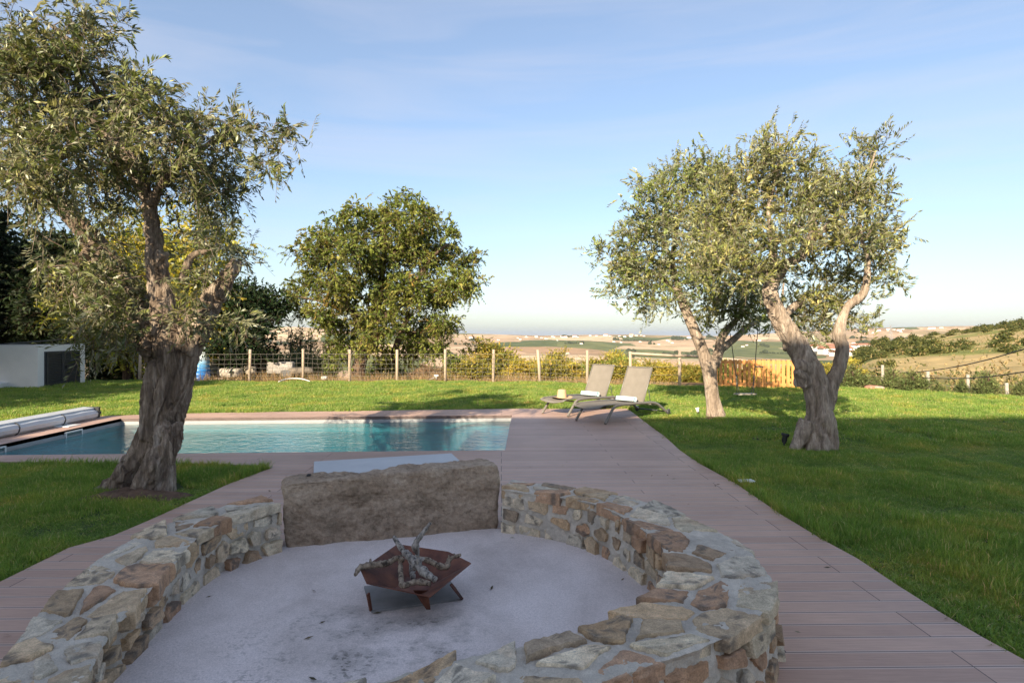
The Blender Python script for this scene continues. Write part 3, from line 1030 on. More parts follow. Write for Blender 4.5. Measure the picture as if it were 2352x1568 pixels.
tag(fp.build('base_plate', tile_m, bevel=0.003), 'thin square dark grey plate lying under the rusty fire bowl', 'plate')
fb = thing('fire_bowl', 'low folded bowl of rusty steel on triangular legs in the fire pit', 'fire bowl', (bc[0], bc[1], 0.022))
inner = [(bc[0] + (x - bc[0]) * 0.34, bc[1] + (y - bc[1]) * 0.34, 0.105) for x, y in rimp]
outer = [(x, y, ZR + (0.030, 0.010, 0, 0.008, -0.022, -0.025)[k]) for k, (x, y) in enumerate(rimp)]
nb = len(rimp)
th = 0.006
vv = [Vector(p) for p in outer] + [Vector(p) for p in inner]
vv += [p - Vector((0, 0, th)) for p in vv]
ff = [(k, (k + 1) % nb, nb + (k + 1) % nb, nb + k) for k in range(nb)] + [tuple(range(nb, 2 * nb))]
ff += [tuple(2 * nb + i for i in reversed(q_)) for q_ in ff]
ff += [(k, 2 * nb + k, 2 * nb + (k + 1) % nb, (k + 1) % nb) for k in range(nb)]
MB().add(vv, ff).build('pan', rust, fb)
def leg_plate(pts, nv):
    nv = Vector(nv).normalized() * 0.004
    pts = [Vector(p) for p in pts]
    MB().add([p + nv for p in pts] + [p - nv for p in pts], [(0, 1, 2, 3), (7, 6, 5, 4), (0, 4, 5, 1), (1, 5, 6, 2), (2, 6, 7, 3), (3, 7, 4, 0)]).build('leg', rust, fb)
for (fx, fy), (tx, ty), wdt in ((P(984, 1399, 0.02), P(966, 1372, 0.10), 0.085), (P(852, 1402, 0.02), P(845, 1352, 0.17), 0.03), (P(1062, 1376, 0.02), P(1036, 1331, 0.17), 0.03), (P(905, 1330, 0.02), P(905, 1290, 0.16), 0.06)):
    tz = 0.145
    a_ = Vector((tx, ty, tz)); f_ = Vector((fx, fy, 0.022))
    side = Vector((1, 0, 0)) if wdt > .05 else Vector((0.25, 1, 0)).normalized()
    leg_plate([a_ - side * wdt / 2, a_ + side * wdt / 2, f_ + side * .012, f_ - side * .012], side.cross(Vector((0, 0, 1))))

def stick_mat(nm, a, b_):
    return simple(nm, [(0.36, tuple(p * .6 for p in a)), (0.48, tuple((p + q) / 2 for p, q in zip(a, b_))), (0.62, b_), (0.72, tuple(q * 1.25 for q in b_))], 48, 0.9, 0.9, 0.012, 70, (1, 1, .6))
grey_st = stick_mat('grey_dead_wood', (0.085, 0.072, 0.064), (0.42, 0.37, 0.32))
brn_st = stick_mat('brown_dead_wood', (0.10, 0.072, 0.05), (0.38, 0.29, 0.21))
def stick(label, pts, rs, mat, seed):
    """pts: (px, py, height) on the bowl"""
    w = [Vector((*P(x, y, z), z)) for x, y, z in pts]
    c = curve_pts(w, 7)
    rr = np.interp(np.linspace(0, 1, len(c)), np.linspace(0, 1, len(rs)), rs)
    rg = random.Random(seed)
    rr = [r * 1.0 * rg.uniform(0.8, 1.22) for r in rr]
    m = MB()
    m.tube(c, rr, 9)
    for k in range(3):                                   # broken side knots
        j = rg.randrange(3, len(c) - 3)
        d = Vector((rg.uniform(-1, 1), rg.uniform(-1, 1), rg.uniform(0, 1))).normalized()
        m.tube([c[j], c[j] + d * rr[j] * 1.9], [rr[j] * 0.55, rr[j] * 0.3], 6)
    o = m.build('firewood_stick', mat, None, True)
    dm = o.modifiers.new('knots', 'DISPLACE')
    tx = bpy.data.textures.new('knots', 'CLOUDS')
    tx.noise_scale = 0.03
    dm.texture = tx
    dm.strength = 0.008
    tag(o, label, 'firewood', 'dead branches stacked in the fire bowl')
def cv(x, y): return (551 + x * 0.3126, 1010.7 + y * 0.3126)
stick('thick grey branch lying diagonally over the other wood', [(*cv(1130, 705), .41), (*cv(1185, 790), .36), (*cv(1260, 870), .31), (*cv(1340, 955), .27), (*cv(1435, 1025), .24)], [.011, .016, .026, .026, .019], grey_st, 1)
stick('splintered branch pointing steeply up towards the bench stone', [(*cv(1400, 605), .45), (*cv(1345, 680), .39), (*cv(1290, 770), .32), (*cv(1305, 840), .25), (*cv(1260, 930), .20), (*cv(1275, 1020), .16)], [.008, .013, .021, .016, .017, .014], grey_st, 2)
stick('crooked brown branch reaching out over the left corner of the bowl', [(*cv(845, 990), .235), (*cv(890, 930), .26), (*cv(990, 915), .26), (*cv(1090, 900), .26), (*cv(1150, 865), .28), (*cv(1200, 880), .28)], [.010, .017, .019, .019, .015, .012], brn_st, 3)
stick('bent brown branch with an upturned end at the right side of the bowl', [(*cv(1290, 860), .27), (*cv(1380, 880), .25), (*cv(1450, 915), .235), (*cv(1515, 930), .225), (*cv(1545, 870), .26), (*cv(1625, 840), .285)], [.013, .017, .018, .019, .014, .009], brn_st, 4)
stick('hooked pale branch at the front of the bowl', [(*cv(1185, 840), .30), (*cv(1180, 920), .25), (*cv(1185, 1010), .225), (*cv(1200, 1065), .215), (*cv(1290, 1040), .225), (*cv(1400, 1050), .225)], [.010, .013, .016, .017, .017, .014], brn_st, 5)

# ------------------------------------------------------------------ sun loungers, towels, hat
frame_m = simple('taupe_metal', [(0.3, (0.18, 0.163, 0.143)), (0.7, (0.21, 0.19, 0.168))], 12, 0.38, 0.0, spec=0.5)
frame_d = simple('dark_metal', [(0.3, (0.055, 0.055, 0.06)), (0.7, (0.075, 0.075, 0.08))], 12, 0.4, 0.0)
sling_m = simple('taupe_mesh_sling', [(0.3, (0.195, 0.172, 0.145)), (0.7, (0.23, 0.203, 0.172))], 6, 0.8, 0.3, 0.002, 260, (1, 1, 1), spec=0.2)
def make_lounger(label):
    root = thing('sun_lounger', label, 'sun lounger', (0, 0, 0), 'sun loungers on the deck beside the pool', local=True)
    W2 = 0.335
    for sgn in (-1, 1):
        pts = [(0.0, 0.012), (0.06, 0.08), (0.16, 0.19), (0.25, 0.275), (0.34, 0.305), (0.6, 0.315), (1.0, 0.30), (1.3, 0.285), (1.5, 0.275), (1.68, 0.235), (1.85, 0.15), (2.02, 0.055)]
        MB().tube(curve_pts([(x, sgn * W2, z) for x, z in pts], 6), 0.022, 10, flat=1.25).build('side_rail', frame_m, root, True)
        wpt = MB().lathe((2.04, sgn * (W2 + 0.035), 0.055), [(0.012, -.016), (.05, -.016), (.055, -.01), (.055, .01), (.05, .016), (.012, .016)], 20, 'Y').build('wheel', frame_d, root, True)
        MB().tube([(1.50, sgn * (W2 - .03), .26), (1.43, sgn * (W2 - .03), 0.53)], .007, 6).build('support_strut', frame_d, root, True)
    MB().tube([(2.04, -W2 - .02, .055), (2.04, W2 + .02, .055)], .014, 8).build('axle', frame_d, root, True)
    for cx_, cz_ in ((.30, .27), (1.32, .262), (1.62, .225)):
        MB().tube([(cx_, -W2, cz_), (cx_, W2, cz_)], .014, 8).build('crossbar', frame_m, root, True)
    # sling of the seat, dished slightly between its two tubes
    NX, NY = 24, 10
    v, f = [], []
    for lay in (0, 1):
        for i in range(NX + 1):
            for j in range(NY + 1):
                x = -0.10 + 1.38 * i / NX
                y = -0.29 + 0.58 * j / NY
                sag = 0.030 * (1 - (y / .29) ** 2) * (1 - 0.35 * i / NX)
                z = 0.335 - 0.045 * i / NX - sag + 0.018 * math.sin(i / NX * math.pi) - lay * 0.006 - 0.03 * max(0, 1 - i / 3)
                v.append((x, y, z))
    n1_ = (NX + 1) * (NY + 1)
    for i in range(NX):
        for j in range(NY):
            a = i * (NY + 1) + j
            f.append((a, a + NY + 1, a + NY + 2, a + 1))
            f.append((n1_ + a, n1_ + a + 1, n1_ + a + NY + 2, n1_ + a + NY + 1))
    for i in range(NX):
        for j in (0, NY):
            a = i * (NY + 1) + j
            f.append((a, a + NY + 1, n1_ + a + NY + 1, n1_ + a))
    for j in range(NY):
        for i in (0, NX):
            a = i * (NY + 1) + j
            f.append((a, a + 1, n1_ + a + 1, n1_ + a))
    MB().add(v, f).build('seat_sling', sling_m, root, True)
    sr = MB()
    for sgn in (-1, 1):
        sr.tube([(-.10, sgn * .295, .303), (.0, sgn * .295, .332), (.6, sgn * .295, .337), (1.28, sgn * .295, .288)], .014, 8)
    sr.tube(curve_pts([(-.10, -.295, .303), (-.105, -.15, .275), (-.108, 0, .262), (-.105, .15, .275), (-.10, .295, .303)], 5), .012, 8)
    sr.build('seat_frame', frame_m, root, True)
    # upright back: sling in a tube frame
    dv = Vector((0.32, 0, 0.66))
    p0 = Vector((1.27, 0, 0.285))
    v, f = [], []
    nrm_ = Vector((dv.z, 0, -dv.x)).normalized()
    for lay in (0, 1):
        for i in range(11):
            for j in range(9):
                y = -0.275 + .55 * j / 8
                q_ = p0 + dv * (i / 10) + nrm_ * (0.018 * (1 - (y / .275) ** 2) + lay * .006)
                v.append((q_.x, y, q_.z))
    for i in range(10):
        for j in range(8):
            a = i * 9 + j
            f.append((a, a + 1, a + 10, a + 9))
            f.append((99 + a, 99 + a + 9, 99 + a + 10, 99 + a + 1))
    MB().add(v, f).build('backrest', sling_m, root, True)
    bf = MB()
    for sgn in (-1, 1):
        bf.tube([p0 + Vector((0, sgn * .285, 0)), p0 + dv + Vector((0, sgn * .285, 0))], .014, 8)
    bf.tube(curve_pts([p0 + dv + Vector((0, -.285, 0)), p0 + dv + Vector((.012, 0, -.004)), p0 + dv + Vector((0, .285, 0))], 6), .012, 8)
    bf.build('back_frame', frame_m, root, True)
    return root
e1 = Vector((0.715, 0.699, 0))
e2 = Vector((-0.699, 0.715, 0))
l2 = make_lounger('taupe sling lounger in front, its wheels standing on the grass')
n2p = Vector((*P(1390, 975), 0))
l2.location = n2p + e2 * 0.335
l2.rotation_euler = (0, 0, math.atan2(e1.y, e1.x))
l1 = copy_tree(l2)
l1['label'] = 'taupe sling lounger behind the other one, with a straw hat on its foot end'
n1p = Vector((*P(1304, 957), 0))
l1.location = n1p + e2 * 0.335
towel_m, nt, N, L, b = new_mat('striped_towel')
tcn = N.new('ShaderNodeTexCoord')
wv = N.new('ShaderNodeTexWave')
wv.wave_type = 'BANDS'
wv.bands_direction = 'Y'
wv.inputs['Scale'].default_value = 5.5
wv.inputs['Distortion'].default_value = 0.4
L.new(tcn.outputs['Object'], wv.inputs['Vector'])
rr_ = ramp(nt, [(0.45, (0.78, 0.80, 0.80)), (0.6, (0.50, 0.71, 0.76))])
L.new(wv.outputs['Fac'], rr_.inputs[0])
L.new(rr_.outputs[0], b.inputs['Base Color'])
b.inputs['Roughness'].default_value = 0.95
nz_ = noise_node(nt, 160, 4, 0.7)
bump(nt, b, nz_.outputs['Fac'], 0.5, 0.004)
for lo, lab in ((l2, 'rolled white and pale blue striped towel on the front lounger'), (l1, 'rolled white and pale blue striped towel on the rear lounger')):
    m = MB()
    sp = []                                                # spiral section so that the rolled layers show at the ends
    for k in range(72):
        a = k / 72 * 2 * math.pi * 3.2
        r = 0.012 + 0.043 * k / 71
        sp.append((r * math.cos(a), r * math.sin(a)))
    v, f = [], []
    NYT = 14
    for j in range(NYT + 1):
        y = -0.205 + 0.41 * j / NYT
        for (a_, c_) in sp: v.append((a_ * (1 + .05 * math.sin(j * 1.3)), y + 0.012 * math.sin(a_ * 60), c_))
    for j in range(NYT):
        for k in range(71):
            a = j * 72 + k
            f.append((a, a + 1, a + 73, a + 72))
    o = MB().add(v, f).build('rolled_towel', towel_m, None, True)
    so = o.modifiers.new('cloth', 'SOLIDIFY')
    so.thickness = 0.007
    o.location = lo.location + e1 * 1.12 + Vector((0, 0, 0.352))
    o.rotation_euler = (0, rad(200), math.atan2(e1.y, e1.x) + rad(3))
    tag(o, lab, 'towel', 'rolled towels on the loungers')
straw = simple('straw', [(0.3, (0.50, 0.33, 0.18)), (0.7, (0.66, 0.47, 0.29))], 40, 0.85, 0.7, 0.006, 70, (1, 1, 5))
hat_loc = l1.location + e1 * 0.20 + e2 * (-0.01) + Vector((0, 0, 0.326))
hat = thing('straw_hat', 'pale straw sun hat with a tall crown lying on the rear lounger', 'hat', hat_loc, local=True)
MB().lathe((0, 0, 0), [(.001, .178), (.060, .176), (.078, .165), (.084, .15), (.098, .03), (.104, .008), (.100, .004), (.096, .008)], 32).build('crown', straw, hat, True)
br_ = MB()
v, f = [], []
for lay in (0, 1):
    for i in range(8):
        for j in range(48):
            a = 2 * math.pi * j / 48
            r = .098 + .115 * i / 7
            v.append((r * math.cos(a), r * math.sin(a), 0.010 + 0.012 * (i / 7) ** 2 * math.sin(2 * a + .5) + .01 * (i / 7) - lay * .004))
for i in range(7):
    for j in range(48):
        a, b_ = i * 48 + j, i * 48 + (j + 1) % 48
        f.append((a, b_, b_ + 48, a + 48)); f.append((384 + a, 384 + a + 48, 384 + b_ + 48, 384 + b_))
br_.add(v, f).build('brim', straw, hat, True)

# ------------------------------------------------------------------ pool cover on its roller, hatch, spotlights, small things
slat_m = simple('pale_grey_slats', [(0.3, (0.50, 0.51, 0.52)), (0.7, (0.60, 0.61, 0.62))], 3, 0.42, 0.15, 0.004, 30, (1, 1, 1))
roll_c = -8.0
pc_ = thing('pool_cover_roller', 'long pale grey rolled pool cover under a flat beam beside the left pool edge', 'pool cover', (roll_c, 9.6, 0))
y0_, y1_ = 7.9, 11.62
cov = MB()
NA, NL = 40, 60
v, f = [], []
for i in range(NL + 1):
    for j in range(NA):
        a = 2 * math.pi * j / NA
        r = 0.088 + 0.004 * math.sin(a * 9) + 0.004 * math.sin(i * .7 + a)
        v.append((roll_c + .03 + r * math.cos(a), y0_ + (y1_ - y0_) * i / NL, 0.09 + r * math.sin(a)))
for i in range(NL):
    for j in range(NA):
        f.append((i * NA + j, i * NA + (j + 1) % NA, (i + 1) * NA + (j + 1) % NA, (i + 1) * NA + j))
f.append(tuple(range(NA))); f.append(tuple(NL * NA + j for j in range(NA)))
cov.add(v, f).build('cover_roll', slat_m, pc_, True)
MB().box((roll_c - .07, (y0_ + y1_) / 2, 0.195), (0.20, y1_ - y0_ + .02, 0.045), 0, None, rad(6)).build('beam', slat_m, pc_, bevel=.008)
for yy in (8.25, 9.75, 10.75):
    MB().tube([(roll_c + .03 + .096 * math.cos(a), yy + 0.02 * math.sin(a), .09 + .096 * math.sin(a)) for a in np.linspace(-1.5, 2.4, 16)], .009, 6).build('strap', blk, pc_, True)
MB().box((roll_c - .02, y1_ + .04, 0.12), (0.26, 0.05, 0.20)).tube([(roll_c + .05, y1_ + .06, .10), (roll_c + .05, y1_ + .14, .10)], .035, 12).build('end_bracket', blk, pc_, bevel=.006)
hx, hy = P(148, 978)
hs = thing('hatch_cover', 'flat white square skimmer lid in the deck by the pool cover', 'lid', (hx, hy, 0))
MB().box((hx, hy, .006), (.36, .30, .012)).build('lid', frame_white, hs, bevel=.003)
MB().box((hx, hy, .014), (.06, .02, .006)).build('grip', dark_void, hs)
sx_, sy_ = P(1708, 1108)
ws = thing('valve_cover', 'white lid half sunk in the grass at the edge of the deck', 'lid', (sx_ + .02, sy_, 0))
MB().box((sx_ + .03, sy_, .02), (.16, .10, .02), 0.1).build('lid', frame_white, ws, bevel=.006)
MB().lathe((sx_ + .03, sy_, .03), [(.012, 0), (.012, .006), (.001, .006)], 12).build('screw', dark_void, ws)

glass_l = simple('lamp_glass', [(0.3, (0.45, 0.47, 0.5)), (0.7, (0.55, 0.57, 0.6))], 5, 0.1, 0)
def spotlight(px, py, label, body_m, yaw, sc=1.0):
    x, y = P(px, py)
    t_ = thing('garden_spotlight', label, 'spotlight', (x, y, -.03), 'spotlights pointing up into the olive trees')
    rot = Matrix.Rotation(yaw, 3, 'Z') @ Matrix.Rotation(rad(14), 3, 'Y')
    MB().lathe((x, y, 0.0), [(.004, -.06), (.012, 0), (.014, .04), (.012, .05)], 10).build('spike', blk, t_, True)
    MB().box((x, y, .055 * sc), (.03, .07 * sc, .03)).build('bracket', blk, t_, bevel=.004)
    MB().lathe((x, y, .06 * sc), [(.028 * sc, 0), (.034 * sc, .01), (.036 * sc, .07 * sc), (.052 * sc, .085 * sc), (.054 * sc, .115 * sc), (.046 * sc, .115 * sc), (.044 * sc, .105 * sc)], 20, rot=rot).build('lamp_head', body_m, t_, True)
    c = Vector((x, y, .06 * sc)) + rot @ Vector((0, 0, .105 * sc))
    MB().lathe(c, [(.044 * sc, 0), (.03 * sc, .003), (.001, .004)], 20, rot=rot).build('lens', glass_l, t_, True)
spotlight(1801, 1024, 'black garden spotlight on a spike at the foot of the nearest right-hand olive', blk, 0.4, 1.05)
spotlight(1603, 951, 'small white garden spotlight in the grass beside the slender olive', frame_white, 2.0, .75)

# ------------------------------------------------------------------ pump house
white_w = simple('white_wall', [(0.25, (0.72, 0.70, 0.67)), (0.6, (0.80, 0.78, 0.75)), (0.8, (0.83, 0.81, 0.78))], 1.6, 0.85, 0.15)
anth = simple('anthracite_metal', [(0.3, (0.030, 0.033, 0.037)), (0.7, (0.042, 0.045, 0.05))], 8, 0.4, 0.0)
roof_d = simple('dark_roof_sheet', [(0.3, (0.035, 0.045, 0.055)), (0.7, (0.05, 0.06, 0.07))], 4, 0.35, 0.1)
pxw, pyw = -14.33, 18.42
PHT = 1.30
sh = thing('pump_house', 'low white pump house with dark louvred double doors at the left edge of the lawn', 'shed', (pxw - .9, pyw + 1, 0))
MB().box((pxw - 1.0, pyw + 1.02, PHT / 2 - .02), (2.0, 2.04, PHT)).build('wall', white_w, sh, bevel=.01)
dw0, dw1 = pyw + 0.30, pyw + 1.72
MB().box((pxw + .012, (dw0 + dw1) / 2, 0.54), (.03, dw1 - dw0 + .10, 1.06)).build('door_frame', anth, sh)
for k in (0, 1):
    ya, yb = (dw0, (dw0 + dw1) / 2 - .01) if k == 0 else ((dw0 + dw1) / 2 + .01, dw1)
    d = MB()
    d.box((pxw + .036, ya + .03, .54), (.03, .06, 1.0)).box((pxw + .036, yb - .03, .54), (.03, .06, 1.0)).box((pxw + .036, (ya + yb) / 2, 1.02), (.029, yb - ya - .12, .05)).box((pxw + .036, (ya + yb) / 2, .07), (.029, yb - ya - .12, .05))
    for q_ in range(17):
        d.box((pxw + .034, (ya + yb) / 2, .12 + q_ * .053), (.034, yb - ya - .121, .010), 0, None, rad(38))
    do = d.build('louvre_door', anth, sh)
    if k == 1: MB().box((pxw + .07, ya + .06, .56), (.04, .02, .10)).tube([(pxw + .08, ya + .06, .58), (pxw + .08, ya + .15, .58)], .008, 6).build('handle', blk, do)
MB().box((pxw - .95, pyw + 1.0, PHT + .06), (1.7, 1.9, .025), 0, None, rad(-4), rad(3)).build('roof_sheet', roof_d, sh)
MB().box((pxw - 1.55, pyw - .25, .10), (1.3, .4, .22), rad(8), None, rad(6)).build('ramp', white_w, sh, bevel=.01)

# tall blue and white sack behind the near olive
bl, nt, N, L, b = new_mat('blue_plastic')
gtx = N.new('ShaderNodeTexCoord')
sz_ = N.new('ShaderNodeSeparateXYZ')
L.new(gtx.outputs['Object'], sz_.inputs[0])
rb_ = ramp(nt, [(0.0, (0.02, 0.13, 0.45)), (0.36, (0.03, 0.20, 0.55)), (0.6, (0.16, 0.42, 0.70)), (0.85, (0.62, 0.72, 0.78))])
L.new(sz_.outputs['Z'], rb_.inputs[0])
L.new(rb_.outputs[0], b.inputs['Base Color'])
b.inputs['Roughness'].default_value = 0.35
bxp = Q(462, 858, 22.4)
bag = thing('inflatable_float', 'tall ribbed blue and white inflatable standing behind the near olive trunk', 'inflatable', (bxp.x, bxp.y, -.1), local=True)
prof = []
for k in range(37):
    z = 1.30 * k / 36
    r = 0.30 * (1 - 0.30 * (k / 36) ** 2) * (1 + 0.05 * abs(math.sin(k * math.pi / 4)))
    if k > 33: r *= (37 - k) / 4
    prof.append((max(r, .02), z))
MB().lathe((0, 0, 0), prof, 24).build('body', bl, bag, True)
for a in (-.5, .5):
    MB().lathe((.12 * a, -.205, 1.12), [(.03, -.01), (.03, .01), (.001, .014)], 12, 'Y').build('eye', blk, bag, True)

# ------------------------------------------------------------------ plants: woody parts and foliage
def woody(name, tubes, voxel, mat, parent, ridge=0.02, fine=0.006, holes=(), seed=1, freq=9.0, zs=0.2, flat_=True):
    """union of tapered strands as one gnarled skin"""
    m = MB()
    for pts, rs in tubes: m.tube(pts, rs, 10)
    tmp = m.build('tmp_wood')
    md = tmp.modifiers.new('r', 'REMESH')
    md.mode = 'VOXEL'
    md.voxel_size = voxel
    dg = bpy.context.evaluated_depsgraph_get()
    me = bpy.data.meshes.new_from_object(tmp.evaluated_get(dg))
    nv = len(me.vertices)
    co = np.empty(nv * 3, np.float32); me.vertices.foreach_get('co', co)
    no = np.empty(nv * 3, np.float32); me.vertices.foreach_get('normal', no)
    co, no = co.reshape(-1, 3).astype(float), no.reshape(-1, 3).astype(float)
    lp = np.empty(len(me.loops), np.int32); me.loops.foreach_get('vertex_index', lp)
    sz = np.empty(len(me.polygons), np.int32); me.polygons.foreach_get('loop_total', sz)
    bpy.data.objects.remove(tmp)
    bpy.data.meshes.remove(me)
    w = (fbm(co * 2.2, 3, seed + 9) - 0.5) * 0.25
    pq = np.stack([(co[:, 0] + w) * freq, (co[:, 1] + w) * freq, co[:, 2] * freq * zs], 1)
    rd = 1 - np.abs(2 * fbm(pq, 4, seed) - 1)
    h = (rd - 0.66) * ridge * 2.2
    pf = np.stack([co[:, 0] * freq * 5, co[:, 1] * freq * 5, co[:, 2] * freq * 1.6], 1)
    h += (fbm(pf, 4, seed + 3) - 0.5) * fine * 2
    ap = np.array([p for pts, _ in tubes for p in pts][::2]); ar = np.array([r for _, rs in tubes for r in rs][::2])
    loc = np.empty(nv)
    for k in range(0, nv, 4000):
        loc[k:k + 4000] = ar[np.argmin(np.linalg.norm(co[k:k + 4000, None, :] - ap[None], axis=2), 1)]
    h *= np.clip(loc / .16, .22, 1)
    for (c, r, d) in holes:
        dd = np.linalg.norm((co - np.array(c)) * np.array((1, 1, 0.55)), axis=1)
        h -= d * np.exp(-(dd / r) ** 2)
    co = co + no * h[:, None]
    return mesh_np(name, co, lp, sz, mat, parent, flat_ is False)

def strands(axis, n, rng, twist=0.8, spread=0.5, thick=0.62, sub=8):
    """a fluted trunk: axis = [(point, radius)], n strands wound round a core"""
    pts = curve_pts([a[0] for a in axis], sub)
    rs = np.interp(np.linspace(0, 1, len(pts)), np.linspace(0, 1, len(axis)), [a[1] for a in axis])
    out = [(pts, [r * 0.66 for r in rs])]
    for k in range(n):
        a0 = 2 * math.pi * (k + rng.uniform(-.2, .2)) / n
        tw = twist * rng.uniform(0.6, 1.3)
        q, rr = [], []
        ph, th = rng.uniform(0, 6), thick * rng.uniform(0.72, 1.15)
        for j, p in enumerate(pts):
            t = j / (len(pts) - 1)
            a = a0 + tw * t + 0.25 * math.sin(3 * t + ph)
            off = rs[j] * spread * (1 + 0.25 * math.sin(5 * t + ph))
            q.append(p + Vector((math.cos(a) * off, math.sin(a) * off, 0)))
            rr.append(rs[j] * th * (1 + 0.15 * math.sin(7 * t + ph * 2)))
        out.append((q, rr))
    return out

def unit(a): return a / (np.linalg.norm(a, axis=-1, keepdims=True) + 1e-9)

def foliage(cen, outd, rng, k=6, tl=(.25, .45), nl=22, L=.06, W=.013, droop=.25, up=.1, spread=.10, cols=((.06, .075, .03),), colw=None, outw=.55, ang=.75, var=.42, cvar=0.26, stem_r=.0025, mid=.45):
    n = len(cen)
    nT = n * k
    base = np.repeat(cen, k, 0) + rng.normal(0, spread, (nT, 3))
    d = unit(np.repeat(outd, k, 0) * outw + rng.normal(0, .55, (nT, 3)) + np.array((0, 0, up)))
    ln = rng.uniform(tl[0], tl[1], nT)
    dr = droop * rng.uniform(0.3, 1.5, nT)
    t = (np.arange(nl)[None, :] + rng.uniform(.2, .8, (nT, nl))) / nl
    pos = base[:, None, :] + d[:, None, :] * (ln[:, None] * t)[:, :, None]
    pos[:, :, 2] -= dr[:, None] * ln[:, None] * t * t
    tan = np.repeat(d[:, None, :], nl, 1).copy()
    tan[:, :, 2] -= 2 * dr[:, None] * t
    tan = unit(tan)
    ref = unit(rng.normal(0, 1, (nT, 1, 3)))
    s1 = unit(np.cross(tan, ref))
    s2 = np.cross(tan, s1)
    a = (np.arange(nl) * math.pi * 0.5 * 1.9)[None, :] + rng.uniform(0, 6.28, (nT, 1))
    a = a + np.pi * (np.arange(nl) % 2)[None, :]
    side = s1 * np.cos(a)[:, :, None] + s2 * np.sin(a)[:, :, None]
    ld = unit(tan * (1 - ang * .5) + side * ang + rng.normal(0, .22, (nT, nl, 3)))
    wd = unit(np.cross(ld, tan + rng.normal(0, .45, (nT, nl, 3))))
    sc = rng.uniform(.7, 1.2, (nT, nl, 1)) * (1.05 - 0.35 * t[:, :, None])
    b0 = pos
    tip = pos + ld * L * sc
    mdp = pos + ld * L * sc * mid
    q = np.stack([b0, mdp + wd * W * .5 * sc, tip, mdp - wd * W * .5 * sc], 2).reshape(-1, 3)
    nL = nT * nl
    faces = np.arange(nL * 4).reshape(-1, 4)
    ci = rng.choice(len(cols), n, p=colw)
    c = np.array(cols)[ci] * rng.uniform(1 - cvar, 1 + cvar, (n, 1))
    c = np.repeat(c, k * nl, 0) * rng.uniform(1 - var, 1 + var, (nL, 1))
    c = np.repeat(c, 4, 0)
    # thin stems, three sided
    ts = np.array((0, .5, 1.0))
    sp = base[:, None, :] + d[:, None, :] * (ln[:, None] * ts)[:, :, None]
    sp[:, :, 2] -= dr[:, None] * ln[:, None] * ts * ts
    return q, faces, c, sp

def stems_mesh(paths, r0, r1):
    """paths (n, m, 3): three-sided tubes, vectorised"""
    n, m_, _ = paths.shape
    tg = unit(np.gradient(paths, axis=1))
    s1 = unit(np.cross(tg, np.array((0.31, 0.52, 0.79))))
    s2 = np.cross(tg, s1)
    r = np.linspace(1, 0, m_)[None, :, None] * (np.reshape(r0, (-1, 1, 1)) - np.reshape(r1, (-1, 1, 1))) + np.reshape(r1, (-1, 1, 1))
    v = np.stack([paths + (s1 * math.cos(a) + s2 * math.sin(a)) * r for a in (0, 2.094, 4.189)], 2)
    idx = np.arange(n * m_ * 3).reshape(n, m_, 3)
    f = []
    for j in range(3):
        f.append(np.stack([idx[:, :-1, j], idx[:, :-1, (j + 1) % 3], idx[:, 1:, (j + 1) % 3], idx[:, 1:, j]], -1).reshape(-1, 4))
    return v.reshape(-1, 3), np.concatenate(f)

def connect(cl, nodes, rng, wob=.10, rmax=.03):
    """join every foliage cluster to the nearest wood: returns (paths n x 6 x 3, r0, r1)"""
    P_ = [np.array(p) for p, _ in nodes]
    Rr = [r for _, r in nodes]
    base = np.array(P_)
    dist0 = np.min(np.linalg.norm(cl[:, None, :] - base[None], axis=2), 1)
    paths, r0s, r1s = [], [], []
    arr, rar = np.array(P_), np.array(Rr)
    for i in np.argsort(dist0):
        c = cl[i]
        dd = np.linalg.norm(arr - c, axis=1) + rar * 0
        j = int(np.argmin(dd))
        a = arr[j]
        l = dd[j]
        ra = min(rar[j] * .62, rmax, .005 + .016 * l)
        t = np.linspace(0, 1, 6)[:, None]
        w = rng.normal(0, wob * l, 3)
        w[2] = abs(w[2])
        pth = a * (1 - t) + c * t + w * (np.sin(t * math.pi)) + rng.normal(0, .02 * l, (6, 3)) * (np.sin(t * math.pi))
        paths.append(pth); r0s.append(max(ra, .004)); r1s.append(max(ra * .45, .0028))
        arr = np.vstack([arr, pth[2:]])
        rar = np.concatenate([rar, np.linspace(ra, ra * .5, 4)])
    return np.array(paths), np.array(r0s), np.array(r1s)

def blob_points(blobs, Y0, n, rng, dsc=1.0, dj=.35):
    """blobs: (px, py, rx, ry[, depth offset m]) in the 2352 px view at distance Y0"""
    area = np.array([b[2] * b[3] for b in blobs], float)
    num = np.maximum(3, (area / area.sum() * n)).astype(int)
    cl, od = [], []
    for b, k in zip(blobs, num):
        dy = b[4] if len(b) > 4 else rng.uniform(-dj, dj)
        Y = Y0 + dy
        c = np.array(Q(b[0], b[1], Y))
        rr = np.array((b[2] * Y / F, (b[2] + b[3]) / 2 * Y / F * dsc, b[3] * Y / F))
        u = unit(rng.normal(0, 1, (k, 3)))
        r = rng.uniform(0, 1, (k, 1)) ** 0.42
        cl.append(c + u * r * rr)
        od.append(unit(u * (0.3 + r)))
    return np.vstack(cl), np.vstack(od)

